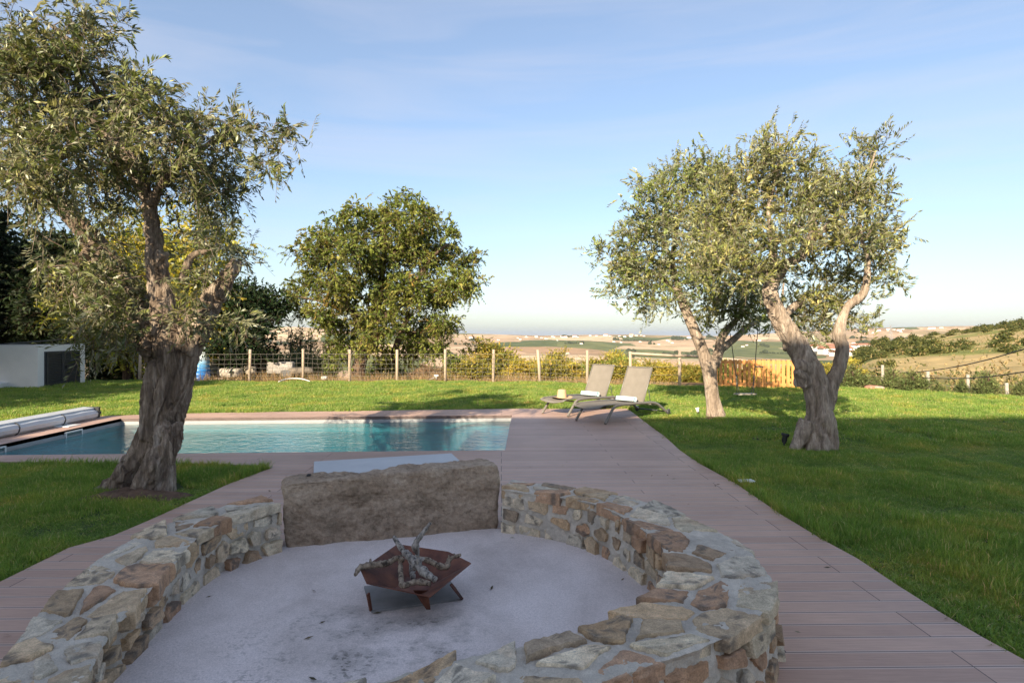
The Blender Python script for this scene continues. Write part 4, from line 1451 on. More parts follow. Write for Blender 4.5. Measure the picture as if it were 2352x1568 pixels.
def make_tree(name, label, cat, base, limbs, blobs, Y0, leafm, barkm, seed, n=400, group=None, trunk_tubes=None, voxel=.02, ridge=.02, fine=.006, holes=(), zs=.2, dsc=1.0, dj=.35, rmax=.03, twig_r=.003, loc=None, wob=.10, fk=None, trunk_name='trunk'):
    rng = np.random.default_rng(seed)
    root = thing(name, label, cat, loc or base, group)
    tubes = list(trunk_tubes or [])
    nodes = []
    for lb in limbs:
        pts = curve_pts([p for p, _ in lb], 8)
        rs = np.interp(np.linspace(0, 1, len(pts)), np.linspace(0, 1, len(lb)), [r for _, r in lb])
        if len(lb[0]) and not (trunk_tubes and lb is limbs[0]): tubes.append((pts, list(rs)))
        nodes += [(p, r) for p, r in zip(pts, rs)]
    woody(trunk_name, tubes, voxel, barkm, root, ridge, fine, holes, seed, zs=zs)
    cl, od = blob_points(blobs, Y0, n, rng, dsc, dj)
    sub = [(p, r) for p, r in nodes]
    pth, r0, r1 = connect(cl, sub, rng, wob, rmax)
    q, f, c, sp = foliage(cl, od, rng, **(fk or {}))
    v1, f1 = stems_mesh(pth, r0, r1)
    v2, f2 = stems_mesh(sp, np.full(len(sp), twig_r), np.full(len(sp), twig_r * .5))
    mesh_np('branches', np.vstack([v1, v2]), np.vstack([f1, f2 + len(v1)]), np.full(len(f1) + len(f2), 4), barkm, root, True)
    mesh_np('crown', q, f, np.full(len(f), 4), leafm, root, False, c)
    return root

def bark_mat(name, a, b_, c_, scale=7, zs=.3, bs=.8):
    m, nt, N, L, b = new_mat(name)
    n1 = noise_node(nt, scale, 8, .65, (1, 1, zs), dist=.8)
    r1 = ramp(nt, [(.28, a), (.5, b_), (.72, c_)])
    L.new(n1.outputs['Fac'], r1.inputs[0])
    n2 = noise_node(nt, scale * 5, 6, .7, (1, 1, zs))
    r2 = ramp(nt, [(.3, (.62,) * 3), (.7, (1.3,) * 3)])
    L.new(n2.outputs['Fac'], r2.inputs[0])
    L.new(mix_col(nt, r1.outputs[0], r2.outputs[0], 1.0, 'MULTIPLY'), b.inputs['Base Color'])
    b.inputs['Roughness'].default_value = .95
    b.inputs['Specular IOR Level'].default_value = .15
    bump(nt, b, n2.outputs['Fac'], bs, .02)
    return m
olive_bark = bark_mat('olive_bark', (.048, .034, .025), (.24, .18, .135), (.54, .45, .365), 11, .16, 1.0)
olive_bark_pale = bark_mat('pale_olive_bark', (.12, .085, .062), (.34, .265, .205), (.56, .46, .37), 10, .2, 1.0)
dark_bark = bark_mat('brown_bark', (.05, .035, .026), (.12, .08, .055), (.19, .13, .09))
olive_leaf_pale = leaf_mat('pale_olive_leaf', (.27, .28, .165), .18, .4, .5)
olive_leaf = leaf_mat('olive_leaf', (.20, .20, .115), .16, .42, .5)
broad_leaf = leaf_mat('broad_leaf', None, .25, .5, .35)
fine_leaf = leaf_mat('fine_leaf', None, .18, .6, .2)
OL = ((.125, .145, .042), (.175, .185, .056), (.082, .105, .034), (.26, .24, .085))
OLp = (.35, .3, .2, .15)

# ---------------- the big old olive by the pool
Yl = 6.55
def ql(x, y, dy=0): return Q(x, y, Yl + dy)
rg = random.Random(3)
trunk_axis = [(ql(318, 1150), .33), (ql(331, 1090), .285), (ql(348, 1020), .245), (ql(369, 950), .25), (ql(389, 880), .285), (ql(408, 820), .30), (ql(417, 765), .26)]
tt = strands([(p, r * .55) for p, r in trunk_axis], 9, rg, 1.2, .66, .36)
tt += [(curve_pts([ql(366, 950), ql(330, 1040, -.05), ql(286, 1095, -.1), ql(240, 1135, -.12), ql(196, 1168, -.12)], 6), list(np.linspace(.15, .075, 25))),
       (curve_pts([ql(385, 980), ql(360, 1060, -.2), ql(330, 1115, -.25), ql(312, 1155, -.25)], 6), list(np.linspace(.14, .06, 19))),
       (curve_pts([ql(380, 980), ql(370, 1060, -.12), ql(372, 1105, -.15), ql(380, 1135, -.15)], 6), list(np.linspace(.11, .09, 19))),
       (curve_pts([ql(380, 790, -.05), ql(358, 860, -.1), ql(344, 930, -.12), ql(332, 1010, -.14)], 6), [.05] * 4 + [.075] * 15),
       (curve_pts([ql(436, 800, .05), ql(432, 860, .1), ql(402, 950, .1), ql(376, 1060, .1), ql(370, 1110, .1)], 6), [.06] * 4 + [.08] * 21)]
limbs_l = [[(p, r) for p, r in trunk_axis],
    [(ql(400, 810), .19), (ql(378, 730), .105), (ql(366, 660), .085), (ql(358, 590), .074), (ql(346, 510, .05), .068), (ql(334, 440, .05), .06), (ql(306, 380), .06), (ql(250, 315, -.1), .05), (ql(190, 255, -.2), .038), (ql(110, 215, -.2), .025)],
    [(ql(425, 800), .16), (ql(455, 745), .11), (ql(487, 690), .088), (ql(512, 650), .08), (ql(534, 625), .065), (ql(544, 600), .045)],
    [(ql(370, 800, .1), .16), (ql(320, 715, .35), .125), (ql(262, 630, .5), .115), (ql(218, 560, .6), .095), (ql(160, 490, .6), .075), (ql(95, 428, .6), .062), (ql(40, 405, .6), .05), (ql(-30, 398, .6), .04)],
    [(ql(356, 640), .07), (ql(366, 600, -.03), .07), (ql(374, 580, -.06), .05)],
    [(ql(345, 470), .05), (ql(390, 400), .035), (ql(450, 350), .025), (ql(540, 300), .018), (ql(610, 290), .010)],
    [(ql(415, 650), .03), (ql(440, 590), .024), (ql(490, 575), .015)],
    [(ql(300, 380), .045), (ql(240, 240), .03), (ql(170, 110), .022), (ql(120, 60), .012)],
    [(ql(220, 560, .55), .05), (ql(170, 620, .3), .03), (ql(180, 690, .2), .02), (ql(230, 740, .1), .014)]]
blobs_l = [(75, 430, 66, 60, -1.05), (115, 370, 66, 60, -1.0), (150, 300, 60, 60, -.9), (430, 715, 36, 34, -.45), (470, 650, 26, 26, -.35), (95, 105, 110, 85), (190, 85, 50, 70), (50, 240, 110, 110), (170, 190, 110, 90), (250, 235, 95, 75), (330, 250, 75, 85), (290, 330, 100, 80, .3), (400, 310, 80, 70), (470, 310, 60, 60), (545, 305, 60, 42), (620, 300, 42, 40), (655, 335, 16, 40), (610, 370, 24, 34), (540, 385, 45, 60), (465, 400, 70, 75), (400, 430, 66, 76, .35), (190, 350, 110, 80), (70, 350, 80, 60), (120, 430, 70, 30, .4), (250, 440, 70, 60, .4), (60, 520, 44, 26), (110, 600, 44, 20), (180, 610, 46, 40), (222, 650, 66, 52, -.35), (250, 590, 62, 52, .3), (285, 660, 45, 66), (240, 735, 75, 55, -.4), (160, 690, 30, 40), (200, 770, 28, 36, -.4), (290, 770, 35, 35, -.3), (460, 520, 40, 40), (505, 560, 45, 30), (545, 580, 14, 22), (445, 600, 36, 32, .3), (415, 690, 30, 36, .3), (445, 745, 34, 26, -.35), (540, 735, 34, 40), (480, 470, 45, 40), (15, 430, 40, 50), (545, 440, 18, 40), (260, 500, 60, 45, .5), (20, 130, 60, 100), (200, 20, 16, 22), (262, 60, 14, 26)]
blobs_l = [(b[0], b[1], b[2] * .85, b[3] * .85) + tuple(b[4:]) for b in blobs_l]
hrg = random.Random(14)
hl_more = [(tuple(ql(hrg.uniform(345, 440) - max(0, (yy_ - 850)) * .16, yy_, hrg.uniform(-.30, -.2))), hrg.uniform(.022, .045), hrg.uniform(.05, .11)) for yy_ in [hrg.uniform(790, 1110) for _ in range(20)]]
hl = hl_more + [(tuple(ql(391, 1000, -.26)), .05, .10), (tuple(ql(404, 1095, -.3)), .07, .13), (tuple(ql(420, 870, -.26)), .045, .09), (tuple(ql(455, 800, -.25)), .04, .08), (tuple(ql(375, 1080, -.28)), .05, .09), (tuple(ql(412, 935, -.27)), .05, .07)]
bx, by = P(365, 1110)
olive_big = make_tree('olive_tree', 'old olive by the pool edge with a thick hollowed trunk, sawn stub and drooping crown', 'olive tree', (bx, by, -.03), limbs_l, blobs_l, Yl, olive_leaf, olive_bark, 21, n=560, group='olive trees in the garden', trunk_tubes=tt, voxel=.011, ridge=.10, fine=.022, zs=.13, holes=hl, dsc=1.1, dj=.55,
    fk=dict(k=7, tl=(.16, .36), nl=13, L=.085, W=.023, droop=.35, up=.0, spread=.07, cols=OL, colw=OLp))
# bare earth round its roots
earth = simple('bare_earth', [(0.3, (.075, .042, .028)), (.6, (.16, .095, .06)), (.8, (.24, .16, .11))], 9, .95, .8, .03, 30)
def earth_patch(label, cx, cy, rx_, ry_, seed, h=.04):
    rng = np.random.default_rng(seed)
    nr_, na = 10, 40
    v, f = [], []
    for i in range(nr_ + 1):
        for j in range(na):
            a = 2 * math.pi * j / na
            r = i / nr_ * (1 + .25 * math.sin(3 * a + seed) + .12 * math.sin(7 * a))
            v.append((cx + rx_ * r * math.cos(a), cy + ry_ * r * math.sin(a), -.03 + (1 - (i / nr_) ** 2) * h + rng.uniform(0, .012) * (i < nr_) - .01 * (i == nr_)))
    for i in range(nr_):
        for j in range(na):
            f.append((i * na + j, i * na + (j + 1) % na, (i + 1) * na + (j + 1) % na, (i + 1) * na + j))
    o = MB().add(v, f).build('bare_soil', earth, None, True)
    return tag(o, kind='structure')
earth_patch('', *P(300, 1135), .52, .30, 2, .07)
earth_patch('', *P(1645, 958), .34, .22, 4, .03)

# ---------------- the nearest right-hand olive
Yr = 8.72
def qr(x, y, dy=0): return Q(x, y, Yr + dy)
rg = random.Random(5)
ax_r = [(qr(1868, 1052), .30), (qr(1872, 1015), .27), (qr(1876, 975), .215), (qr(1876, 930), .19), (qr(1868, 885), .20), (qr(1862, 850), .19), (qr(1846, 812), .155)]
tr_ = strands([(p, r * .80) for p, r in ax_r], 8, rg, -.7, .62, .38)
for (xa, ya, xb, yb, r0_, r1_) in ((1855, 970, 1815, 1045, .11, .06), (1870, 985, 1850, 1050, .10, .06), (1885, 960, 1888, 1055, .11, .07), (1895, 950, 1915, 1048, .10, .06), (1848, 850, 1832, 835, .12, .07), (1845, 880, 1830, 850, .11, .06), (1880, 960, 1872, 1055, .1, .07)):
    tr_.append((curve_pts([qr(xa, ya, -.06), qr((xa + xb) / 2 + 4, (ya + yb) / 2, -.1), qr(xb, yb, -.12)], 5), list(np.linspace(r0_, r1_, 11))))
limbs_r = [[(p, r) for p, r in ax_r],
    [(qr(1850, 830), .16), (qr(1832, 795), .135), (qr(1806, 755), .12), (qr(1782, 715), .108), (qr(1771, 675), .102), (qr(1778, 640), .095), (qr(1800, 612, -.1), .08), (qr(1835, 590, -.15), .07), (qr(1858, 560, -.15), .058), (qr(1868, 520, -.1), .045), (qr(1862, 460), .03)],
    [(qr(1778, 650), .08), (qr(1752, 622), .055), (qr(1715, 600), .04), (qr(1660, 575), .028), (qr(1610, 560), .018)],
    [(qr(1780, 640), .06), (qr(1775, 560), .045), (qr(1765, 480), .03), (qr(1785, 400), .02), (qr(1792, 330), .01)],
    [(qr(1893, 935), .12), (qr(1906, 895), .095), (qr(1924, 850), .082), (qr(1935, 805), .075), (qr(1928, 768), .075), (qr(1934, 735), .06), (qr(1950, 700), .055), (qr(1975, 683), .055), (qr(1988, 660), .045), (qr(1992, 600), .035), (qr(1975, 520), .025), (qr(1990, 420), .016), (qr(2010, 350), .008)],
    [(qr(1818, 800, .05), .10), (qr(1812, 770, .12), .08), (qr(1800, 730, .25), .06), (qr(1840, 690, .35), .04)],
    [(qr(1870, 545), .05), (qr(1920, 500), .035), (qr(1965, 450), .02)]]
blobs_r = [(1762, 310, 16, 26), (1795, 345, 38, 42), (1770, 400, 55, 50), (1830, 395, 55, 55), (1715, 410, 50, 55), (1660, 470, 65, 60), (1730, 480, 80, 60), (1820, 470, 80, 60), (1890, 440, 60, 55), (1945, 430, 50, 50), (1990, 350, 14, 20), (2015, 345, 32, 42), (2005, 395, 25, 30), (2000, 460, 50, 60), (2020, 540, 40, 60), (1960, 540, 60, 70), (2030, 610, 36, 45), (1975, 620, 55, 50), (2050, 560, 22, 30), (1890, 540, 70, 50), (1800, 550, 80, 55), (1700, 560, 80, 55), (1620, 540, 60, 50), (1650, 610, 60, 40, -.3), (1735, 620, 50, 45, -.3), (1860, 640, 50, 60, .5), (1880, 710, 50, 55, .5), (1840, 740, 34, 40, .5), (1925, 690, 36, 50, .4), (1940, 750, 24, 26), (1985, 745, 22, 16), (2045, 640, 22, 26), (1870, 760, 34, 26, .5), (1800, 700, 30, 40, .6)]
blobs_r = [(b[0], b[1], b[2] * .88, b[3] * .88) + tuple(b[4:]) for b in blobs_r]
hr_ = [(tuple(qr(1897, 880, -.17)), .035, .09), (tuple(qr(1895, 985, -.22)), .035, .08), (tuple(qr(1884, 1008, -.24)), .03, .07), (tuple(qr(1907, 1000, -.22)), .03, .09)]
bx, by = P(1870, 1022)
make_tree('olive_tree', 'gnarled olive nearest on the right lawn, its trunk forked low into two pale limbs', 'olive tree', (bx, by, -.03), limbs_r, blobs_r, Yr, olive_leaf_pale, olive_bark_pale, 31, n=520, group='olive trees in the garden', trunk_tubes=tr_, voxel=.012, ridge=.055, fine=.015, zs=.14, holes=hr_, dsc=1.0, dj=.6,
    fk=dict(k=7, tl=(.14, .32), nl=13, L=.085, W=.024, droop=.05, up=.45, spread=.09, cols=((.215, .225, .062), (.28, .28, .085), (.145, .165, .05), (.36, .32, .11)), colw=(.35, .3, .2, .15)))

# ---------------- the slender olive behind it, carrying the swing
Ym = 12.0
def qm(x, y, dy=0): return Q(x, y, Ym + dy)
rg = random.Random(8)
ax_m = [(qm(1646, 975), .22), (qm(1642, 945), .185), (qm(1634, 905), .155), (qm(1629, 865), .155), (qm(1628, 830), .165)]
tm = strands(ax_m, 6, rg, .5, .45, .5)
limbs_m = [[(p, r) for p, r in ax_m],
    [(qm(1626, 840), .14), (qm(1612, 800), .11), (qm(1598, 765), .105), (qm(1580, 725), .098), (qm(1566, 690), .09), (qm(1556, 655), .06), (qm(1545, 590), .045), (qm(1560, 500), .03), (qm(1575, 420), .018)],
    [(qm(1638, 840), .12), (qm(1652, 805, .05), .095), (qm(1656, 778, .05), .085), (qm(1675, 752, .1), .065), (qm(1700, 720, .2), .05), (qm(1710, 660, .2), .035), (qm(1690, 580, .2), .02)],
    [(qm(1660, 800, .05), .075), (qm(1690, 775, .3), .065), (qm(1715, 752, .6), .058), (qm(1745, 735, .9), .05), (qm(1790, 715, 1.0), .04), (qm(1800, 650, 1.0), .02)],
    [(qm(1560, 680), .05), (qm(1520, 640), .03), (qm(1450, 610), .02), (qm(1390, 600), .010)],
    [(qm(1548, 600), .04), (qm(1500, 520), .025), (qm(1470, 470), .015)]]
blobs_m = [(1560, 400, 45, 45), (1610, 380, 36, 40), (1615, 440, 60, 60), (1540, 440, 60, 55), (1475, 450, 42, 42), (1500, 510, 65, 55), (1580, 510, 75, 60), (1450, 560, 50, 45), (1400, 590, 42, 28), (1440, 630, 60, 42), (1420, 670, 36, 26), (1500, 600, 70, 60), (1500, 670, 60, 40), (1570, 620, 80, 65), (1640, 560, 70, 70), (1650, 650, 75, 65), (1680, 700, 60, 45), (1735, 700, 55, 40), (1620, 710, 45, 36), (1745, 640, 50, 60, .6), (1535, 690, 24, 24), (1490, 715, 16, 18), (1700, 735, 40, 22), (1770, 735, 34, 22, .8), (1660, 420, 45, 50)]
blobs_m = [(b[0], b[1], b[2] * .88, b[3] * .88) + tuple(b[4:]) for b in blobs_m]
bx, by = P(1643, 956)
make_tree('olive_tree', 'slender olive behind the loungers, with a smooth pale trunk, carrying the rope swing', 'olive tree', (bx, by, -.03), limbs_m, blobs_m, Ym, olive_leaf_pale, olive_bark_pale, 41, n=520, group='olive trees in the garden', trunk_tubes=tm, voxel=.016, ridge=.012, fine=.006, dsc=1.0, dj=.5,
    fk=dict(k=7, tl=(.16, .38), nl=12, L=.10, W=.030, droop=.15, up=.25, spread=.11, cols=((.175, .215, .052), (.235, .26, .07), (.12, .155, .042), (.31, .295, .09)), colw=(.35, .3, .2, .15)))

# swing hanging from its long limb
rope_m = simple('grey_rope', [(.3, (.10, .095, .09)), (.7, (.20, .19, .18))], 60, .9, .3)
pale_w = simple('weathered_wood', [(.3, (.30, .26, .21)), (.6, (.40, .36, .30)), (.8, (.48, .44, .38))], 5, .85, .4, .006, 20, (1, 1, 8))
Ys = 12.85
sw = thing('rope_swing', 'wooden swing seat hanging on two ropes from the slender olive', 'swing', tuple(Q(1711, 906, Ys)))
a_, b2 = Q(1690, 903, Ys), Q(1733, 906, Ys + .1)
cc = (a_ + b2) / 2
MB().box(cc, ((b2 - a_).length, .17, .028), math.atan2(b2.y - a_.y, b2.x - a_.x)).build('seat', pale_w, sw, bevel=.005)
for (sx0, s, tx, ty) in ((a_, .05, 1677, 765), (b2, -.05, 1742, 738)):
    kn = sx0 + Vector((s * .3, 0, .30))
    tp = Q(tx, ty, Ys)
    mrope = MB()
    for dy in (-.075, .075): mrope.tube([sx0 + Vector((s, dy, -.012)), kn], .008, 6)
    mrope.tube([kn, tp], .009, 6).tube([kn + Vector((0, 0, -.01)), kn + Vector((0, 0, .09))], .016, 8)
    mrope.build('rope', rope_m, sw, True)

# ---------------- big ash beyond the fence
Ya = 24.5
def qa(x, y, dy=0): return Q(x, y, Ya + dy)
ash_limbs = [[(qa(818, 885), .34), (qa(824, 845), .27), (qa(836, 800), .24), (qa(848, 755), .20), (qa(870, 690), .14), (qa(880, 610), .10), (qa(885, 520), .06)],
    [(qa(842, 770), .15), (qa(800, 700), .11), (qa(760, 620), .08), (qa(735, 560), .05)],
    [(qa(850, 750), .15), (qa(930, 690), .11), (qa(985, 600), .08), (qa(1030, 560), .05)],
    [(qa(940, 690), .10), (qa(1020, 680), .07), (qa(1085, 650), .04)],
    [(qa(800, 710), .09), (qa(730, 690), .06), (qa(680, 680), .03)],
    [(qa(870, 700, .5), .12), (qa(930, 760, .9), .08), (qa(990, 760, 1.0), .04)],
    [(qa(900, 830, .5), .14), (qa(915, 780, .5), .12), (qa(940, 720, .5), .08)],
    [(qa(880, 610), .08), (qa(940, 540), .05), (qa(950, 480), .03)]]
ash_blobs = [(935, 462, 30, 26), (900, 490, 40, 34), (960, 490, 36, 34), (990, 520, 36, 40), (820, 490, 34, 30), (860, 520, 60, 45), (930, 540, 70, 50), (775, 525, 40, 40), (735, 540, 34, 34), (690, 575, 36, 24), (740, 590, 55, 45), (810, 580, 65, 55), (890, 600, 75, 60), (970, 590, 70, 55), (1035, 530, 14, 40), (1020, 580, 45, 35), (1065, 605, 40, 32), (1090, 585, 16, 18), (1085, 650, 30, 30), (1040, 655, 50, 42), (660, 680, 26, 26), (700, 650, 45, 36), (700, 705, 40, 24), (770, 660, 65, 50), (850, 670, 70, 55), (930, 670, 75, 55), (1000, 680, 55, 45), (740, 730, 45, 32), (800, 730, 60, 45), (870, 750, 60, 48), (950, 750, 70, 48), (1020, 745, 40, 36), (790, 790, 45, 30), (850, 800, 40, 26, -.8), (980, 800, 50, 30), (930, 815, 40, 26), (770, 820, 34, 20, -.6), (1010, 815, 24, 20), (890, 830, 34, 22)]
ash_blobs = [(b[0], b[1], b[2] * .80, b[3] * .80) + tuple(b[4:]) for b in ash_blobs]
make_tree('ash_tree', 'broad rounded leafy tree with a leaning brown trunk just beyond the wire fence', 'tree', (*P(818, 862)[:2], -.1), ash_limbs, ash_blobs, Ya, broad_leaf, dark_bark, 51, n=1500, voxel=.05, ridge=.04, fine=.01, dsc=1.15, dj=1.6, rmax=.06, twig_r=.010, loc=(*qa(818, 866)[:2], -.3),
    fk=dict(k=6, tl=(.2, .46), nl=11, L=.15, W=.06, droop=.55, up=.3, spread=.12, cols=((.175, .205, .04), (.225, .235, .048), (.125, .165, .036), (.29, .26, .06), (.30, .20, .05)), colw=(.36, .33, .22, .08, .01), var=.3, cvar=.25))

# ---------------- plants that are copied: a crown of leaves on a short trunk, built at the origin
def local_plant(name, label, cat, group, H, blobs, leafm, barkm, seed, n, trunk_h, trunk_r, fk, stems=1, rmax=.05):
    """blobs: (x, y, z, rx, ry, rz) in metres"""
    rng = np.random.default_rng(seed)
    root = thing(name, label, cat, (0, 0, 0), group, local=True)
    vol = np.array([b[3] * b[5] for b in blobs], float)
    num = np.maximum(2, vol / vol.sum() * n).astype(int)
    cl, od = [], []
    for b, k in zip(blobs, num):
        u = unit(rng.normal(0, 1, (k, 3)))
        r = rng.uniform(0, 1, (k, 1)) ** .4
        cl.append(np.array(b[:3]) + u * r * np.array(b[3:]))
        od.append(unit(u * (.3 + r)))
    cl, od = np.vstack(cl), np.vstack(od)
    cl[:, 2] = np.maximum(cl[:, 2], .05)
    m = MB()
    nodes = []
    for s in range(stems):
        a = 2 * math.pi * s / max(stems, 1) + rng.uniform(0, 1)
        sp = 0 if stems == 1 else .10 * H
        pts = curve_pts([Vector((0, 0, -.3)), Vector((.3 * sp * math.cos(a), .3 * sp * math.sin(a), trunk_h * .4)), Vector((sp * math.cos(a), sp * math.sin(a), trunk_h))], 5)
        rs = np.linspace(trunk_r, trunk_r * .45, len(pts))
        m.tube(pts, rs, 7)
        nodes += list(zip(pts, rs))
    m.build('trunk' if stems == 1 else 'stems', barkm, root, True)
    pth, r0, r1 = connect(cl, nodes, rng, .1, rmax)
    q, f, c, sp = foliage(cl, od, rng, **fk)
    v1, f1 = stems_mesh(pth, r0, r1)
    v2, f2 = stems_mesh(sp, np.full(len(sp), .004), np.full(len(sp), .002))
    mesh_np('branches', np.vstack([v1, v2]), np.vstack([f1, f2 + len(v1)]), np.full(len(f1) + len(f2), 4), barkm, root, True)
    mesh_np('crown', q, f, np.full(len(f), 4), leafm, root, False, c)
    return root
def ball_blobs(rng, H, Wd, n, z0=.15, pointed=0.0):
    out = []
    for k in range(n):
        z = rng.uniform(z0, .92)
        wr = (math.sin(min(1, (z - z0 * .5) / (1 - z0 * .5)) * math.pi) ** .55) * (1 - pointed * z)
        a, r = rng.uniform(0, 6.28), rng.uniform(.2, .62) * wr * Wd / 2
        s = rng.uniform(.20, .34)
        out.append((r * math.cos(a), r * math.sin(a), z * H, s * Wd * max(.4, wr), s * Wd * max(.4, wr), s * H * .55))
    return out
place_rng = random.Random(77)
def put(proto, x, y, z, s, label=None, rz=None, first=[], sz=None):
    if proto.name not in first:
        first.append(proto.name)
        o = proto
    else:
        o = copy_tree(proto)
    o.location = (x, y, z)
    o.scale = (s, s, sz or s)
    o.rotation_euler = (0, 0, place_rng.uniform(0, 6.28) if rz is None else rz)
    if label: o['label'] = label
    return o
rb_ = np.random.default_rng(4)
DK = ((.022, .036, .014), (.032, .048, .016), (.018, .028, .012))
dark_fk = dict(k=5, tl=(.3, .7), nl=9, L=.24, W=.12, droop=.25, up=.2, spread=.25, cols=DK, var=.35, cvar=.3)
darkA = local_plant('evergreen_tree', 'x', 'tree', 'tall dark trees behind the pump house', 7, ball_blobs(rb_, 7, 4.6, 16, .08), fine_leaf, dark_bark, 61, 620, 3.6, .20, dark_fk)
darkB = local_plant('evergreen_tree', 'x', 'tree', 'tall dark trees behind the pump house', 7, ball_blobs(rb_, 7, 4.0, 15, .06), fine_leaf, dark_bark, 62, 620, 3.2, .18, dark_fk)
def put_px(proto, px, top, Y, label, H=7.0, zb=-.3, wide=1.0):
    z_top = CH - (top - HZ) * Y / F
    s = (z_top - zb) / H
    return put(proto, (px - CX) / F * Y, Y, zb, s * wide, label, sz=s)
put_px(darkA, -60, 455, 26, 'tall dark evergreen at the far left edge behind the pump house')
put_px(darkB, 55, 520, 27, 'dark evergreen rising straight behind the pump house roof')
put_px(darkA, 165, 545, 25.5, 'dark evergreen behind the louvred doors of the pump house')
put_px(darkB, 265, 585, 26.5, 'dark evergreen in the row seen through the left side of the near olive crown')
put_px(darkA, 360, 600, 28, 'dark evergreen in the row hidden behind the near olive trunk')
put_px(darkB, 455, 640, 28, 'dark evergreen seen between the near olive trunk and its sawn stub')
put_px(darkA, -190, 430, 24, 'dark evergreen left of the pump house at the frame edge')
# dome of clipped dark foliage right of the trunk
dome = local_plant('evergreen_tree', 'broad dome-shaped dark green tree right of the near olive trunk', 'tree', None, 5, ball_blobs(rb_, 5, 4.6, 22, .04), fine_leaf, dark_bark, 63, 850, 2.2, .2, dict(dark_fk, L=.16, W=.085, nl=10, cols=((.024, .048, .016), (.034, .06, .02), (.018, .036, .013)), spread=.16, tl=(.2, .4), up=.5))
put_px(dome, 572, 652, 23.5, None, 5.0, -.3)
put_px(dome, 215, 700, 24.5, 'dark rounded bush right of the pump house doors', 5.0, -.3)
put_px(dome, 310, 690, 25.0, 'dark rounded bush left of the near olive trunk at the back of the lawn', 5.0, -.3)
put_px(dome, 130, 720, 25.5, 'dark bush rising behind the pump house roof sheet', 5.0, -.3)
YG = ((.32, .32, .04), (.42, .38, .05), (.22, .26, .035), (.46, .36, .05))
ygl = local_plant('autumn_tree', 'x', 'tree', 'yellowing trees behind the near olive', 7, ball_blobs(rb_, 7, 4.4, 18, .18), broad_leaf, dark_bark, 64, 600, 3.4, .16, dict(k=5, tl=(.3, .6), nl=10, L=.17, W=.06, droop=.45, up=.25, spread=.25, cols=YG, var=.3, cvar=.25))
put_px(ygl, 484, 476, 23.8, 'golden yellow-leaved tree showing right of the near olive crown')
put_px(ygl, 290, 500, 23.5, 'yellow-green leaved tree showing through the middle of the near olive crown', wide=1.1)
put_px(ygl, 380, 520, 32, 'yellow-leaved tree directly behind the fork of the near olive', wide=1.15)
# trees outside the frame on the left that shade the pump house and the lawn before it
put_px(darkA, -1000, 120, 11.6, 'tall evergreen at the left side of the lawn shading the pump house', zb=-.05)
put_px(darkB, -1860, -300, 7.2, 'evergreen at the left side of the lawn closest to the house', zb=-.05)
put_px(darkA, -330, 330, 16.5, 'evergreen by the left lawn edge in front of the pump house wall', zb=-.05)
put_px(darkB, -1250, 150, 14.5, 'evergreen at the far left side of the lawn', zb=-.05)

# yellow-green shrubs beyond the fence
YS = ((.32, .28, .05), (.40, .33, .06), (.23, .24, .045), (.46, .33, .075))
shf = dict(k=6, tl=(.2, .5), nl=10, L=.13, W=.062, droop=.15, up=.5, spread=.14, cols=YS, var=.3, cvar=.28)
shA = local_plant('shrub', 'x', 'shrub', 'yellow-green shrubs beyond the wire fence', 2.4, ball_blobs(rb_, 2.4, 2.6, 12, .05), broad_leaf, dark_bark, 71, 300, .9, .05, shf, 4, .02)
shB = local_plant('shrub', 'x', 'shrub', 'yellow-green shrubs beyond the wire fence', 2.4, ball_blobs(rb_, 2.4, 2.2, 10, .05), broad_leaf, dark_bark, 72, 270, 1.0, .05, dict(shf, cols=((.48, .38, .06), (.38, .34, .055), (.54, .40, .08))), 4, .02)
shC = local_plant('shrub', 'x', 'shrub', 'yellow-green shrubs beyond the wire fence', 2.4, ball_blobs(rb_, 2.4, 2.6, 11, .04), broad_leaf, dark_bark, 73, 290, .9, .05, dict(shf, cols=((.20, .26, .045), (.26, .29, .055), (.15, .20, .04))), 4, .02)
shrubs = [
    (shA, 1110, 787, 25.5, 'tall rounded yellow-green shrub right of the big leafy tree', 1.25),
    (shC, 1062, 818, 24.5, 'green shrub at the right foot of the big leafy tree', 1.1),
    (shB, 1165, 812, 26.0, 'golden shrub touching the right side of the tall rounded one', 1.2),
    (shB, 1235, 828, 26.5, 'golden shrub behind the second fence post left of the loungers', 1.25),
    (shA, 1285, 808, 26.0, 'pointed yellow-green shrub between two fence posts left of the loungers', .8),
    (shC, 1330, 838, 24.0, 'fresh green shrub touching the fence left of the loungers', 1.2),
    (shB, 1415, 812, 27.0, 'golden shrub rising behind the rear lounger backrest', .95),
    (shA, 1475, 838, 25.0, 'yellow-green shrub behind the front lounger backrest', 1.3),
    (shB, 1530, 838, 23.5, 'golden shrub behind the short railed fence bay', 1.4),
    (shA, 1590, 843, 22.5, 'yellow-green shrub left of the slender olive trunk', 1.4),
    (shC, 1640, 848, 21.5, 'green shrub behind the slender olive trunk', 1.4),
    (shA, 1385, 846, 24.5, 'low yellow-green shrub between the fence posts by the loungers', 1.3),
    (shB, 1720, 838, 22.0, 'golden shrub behind the picket gate', 1.4),
    (shC, 1800, 842, 22.0, 'green shrub behind the hinge end of the picket gate', 1.4),
    (shA, 1900, 838, 22.5, 'yellow-green shrub behind the nearest right-hand olive', 1.2),
    (shC, 870, 828, 26.5, 'green shrub in the shade under the big leafy tree', 1.6),
    (shC, 960, 838, 26.5, 'dark green shrub under the right half of the big leafy tree', 1.5)]
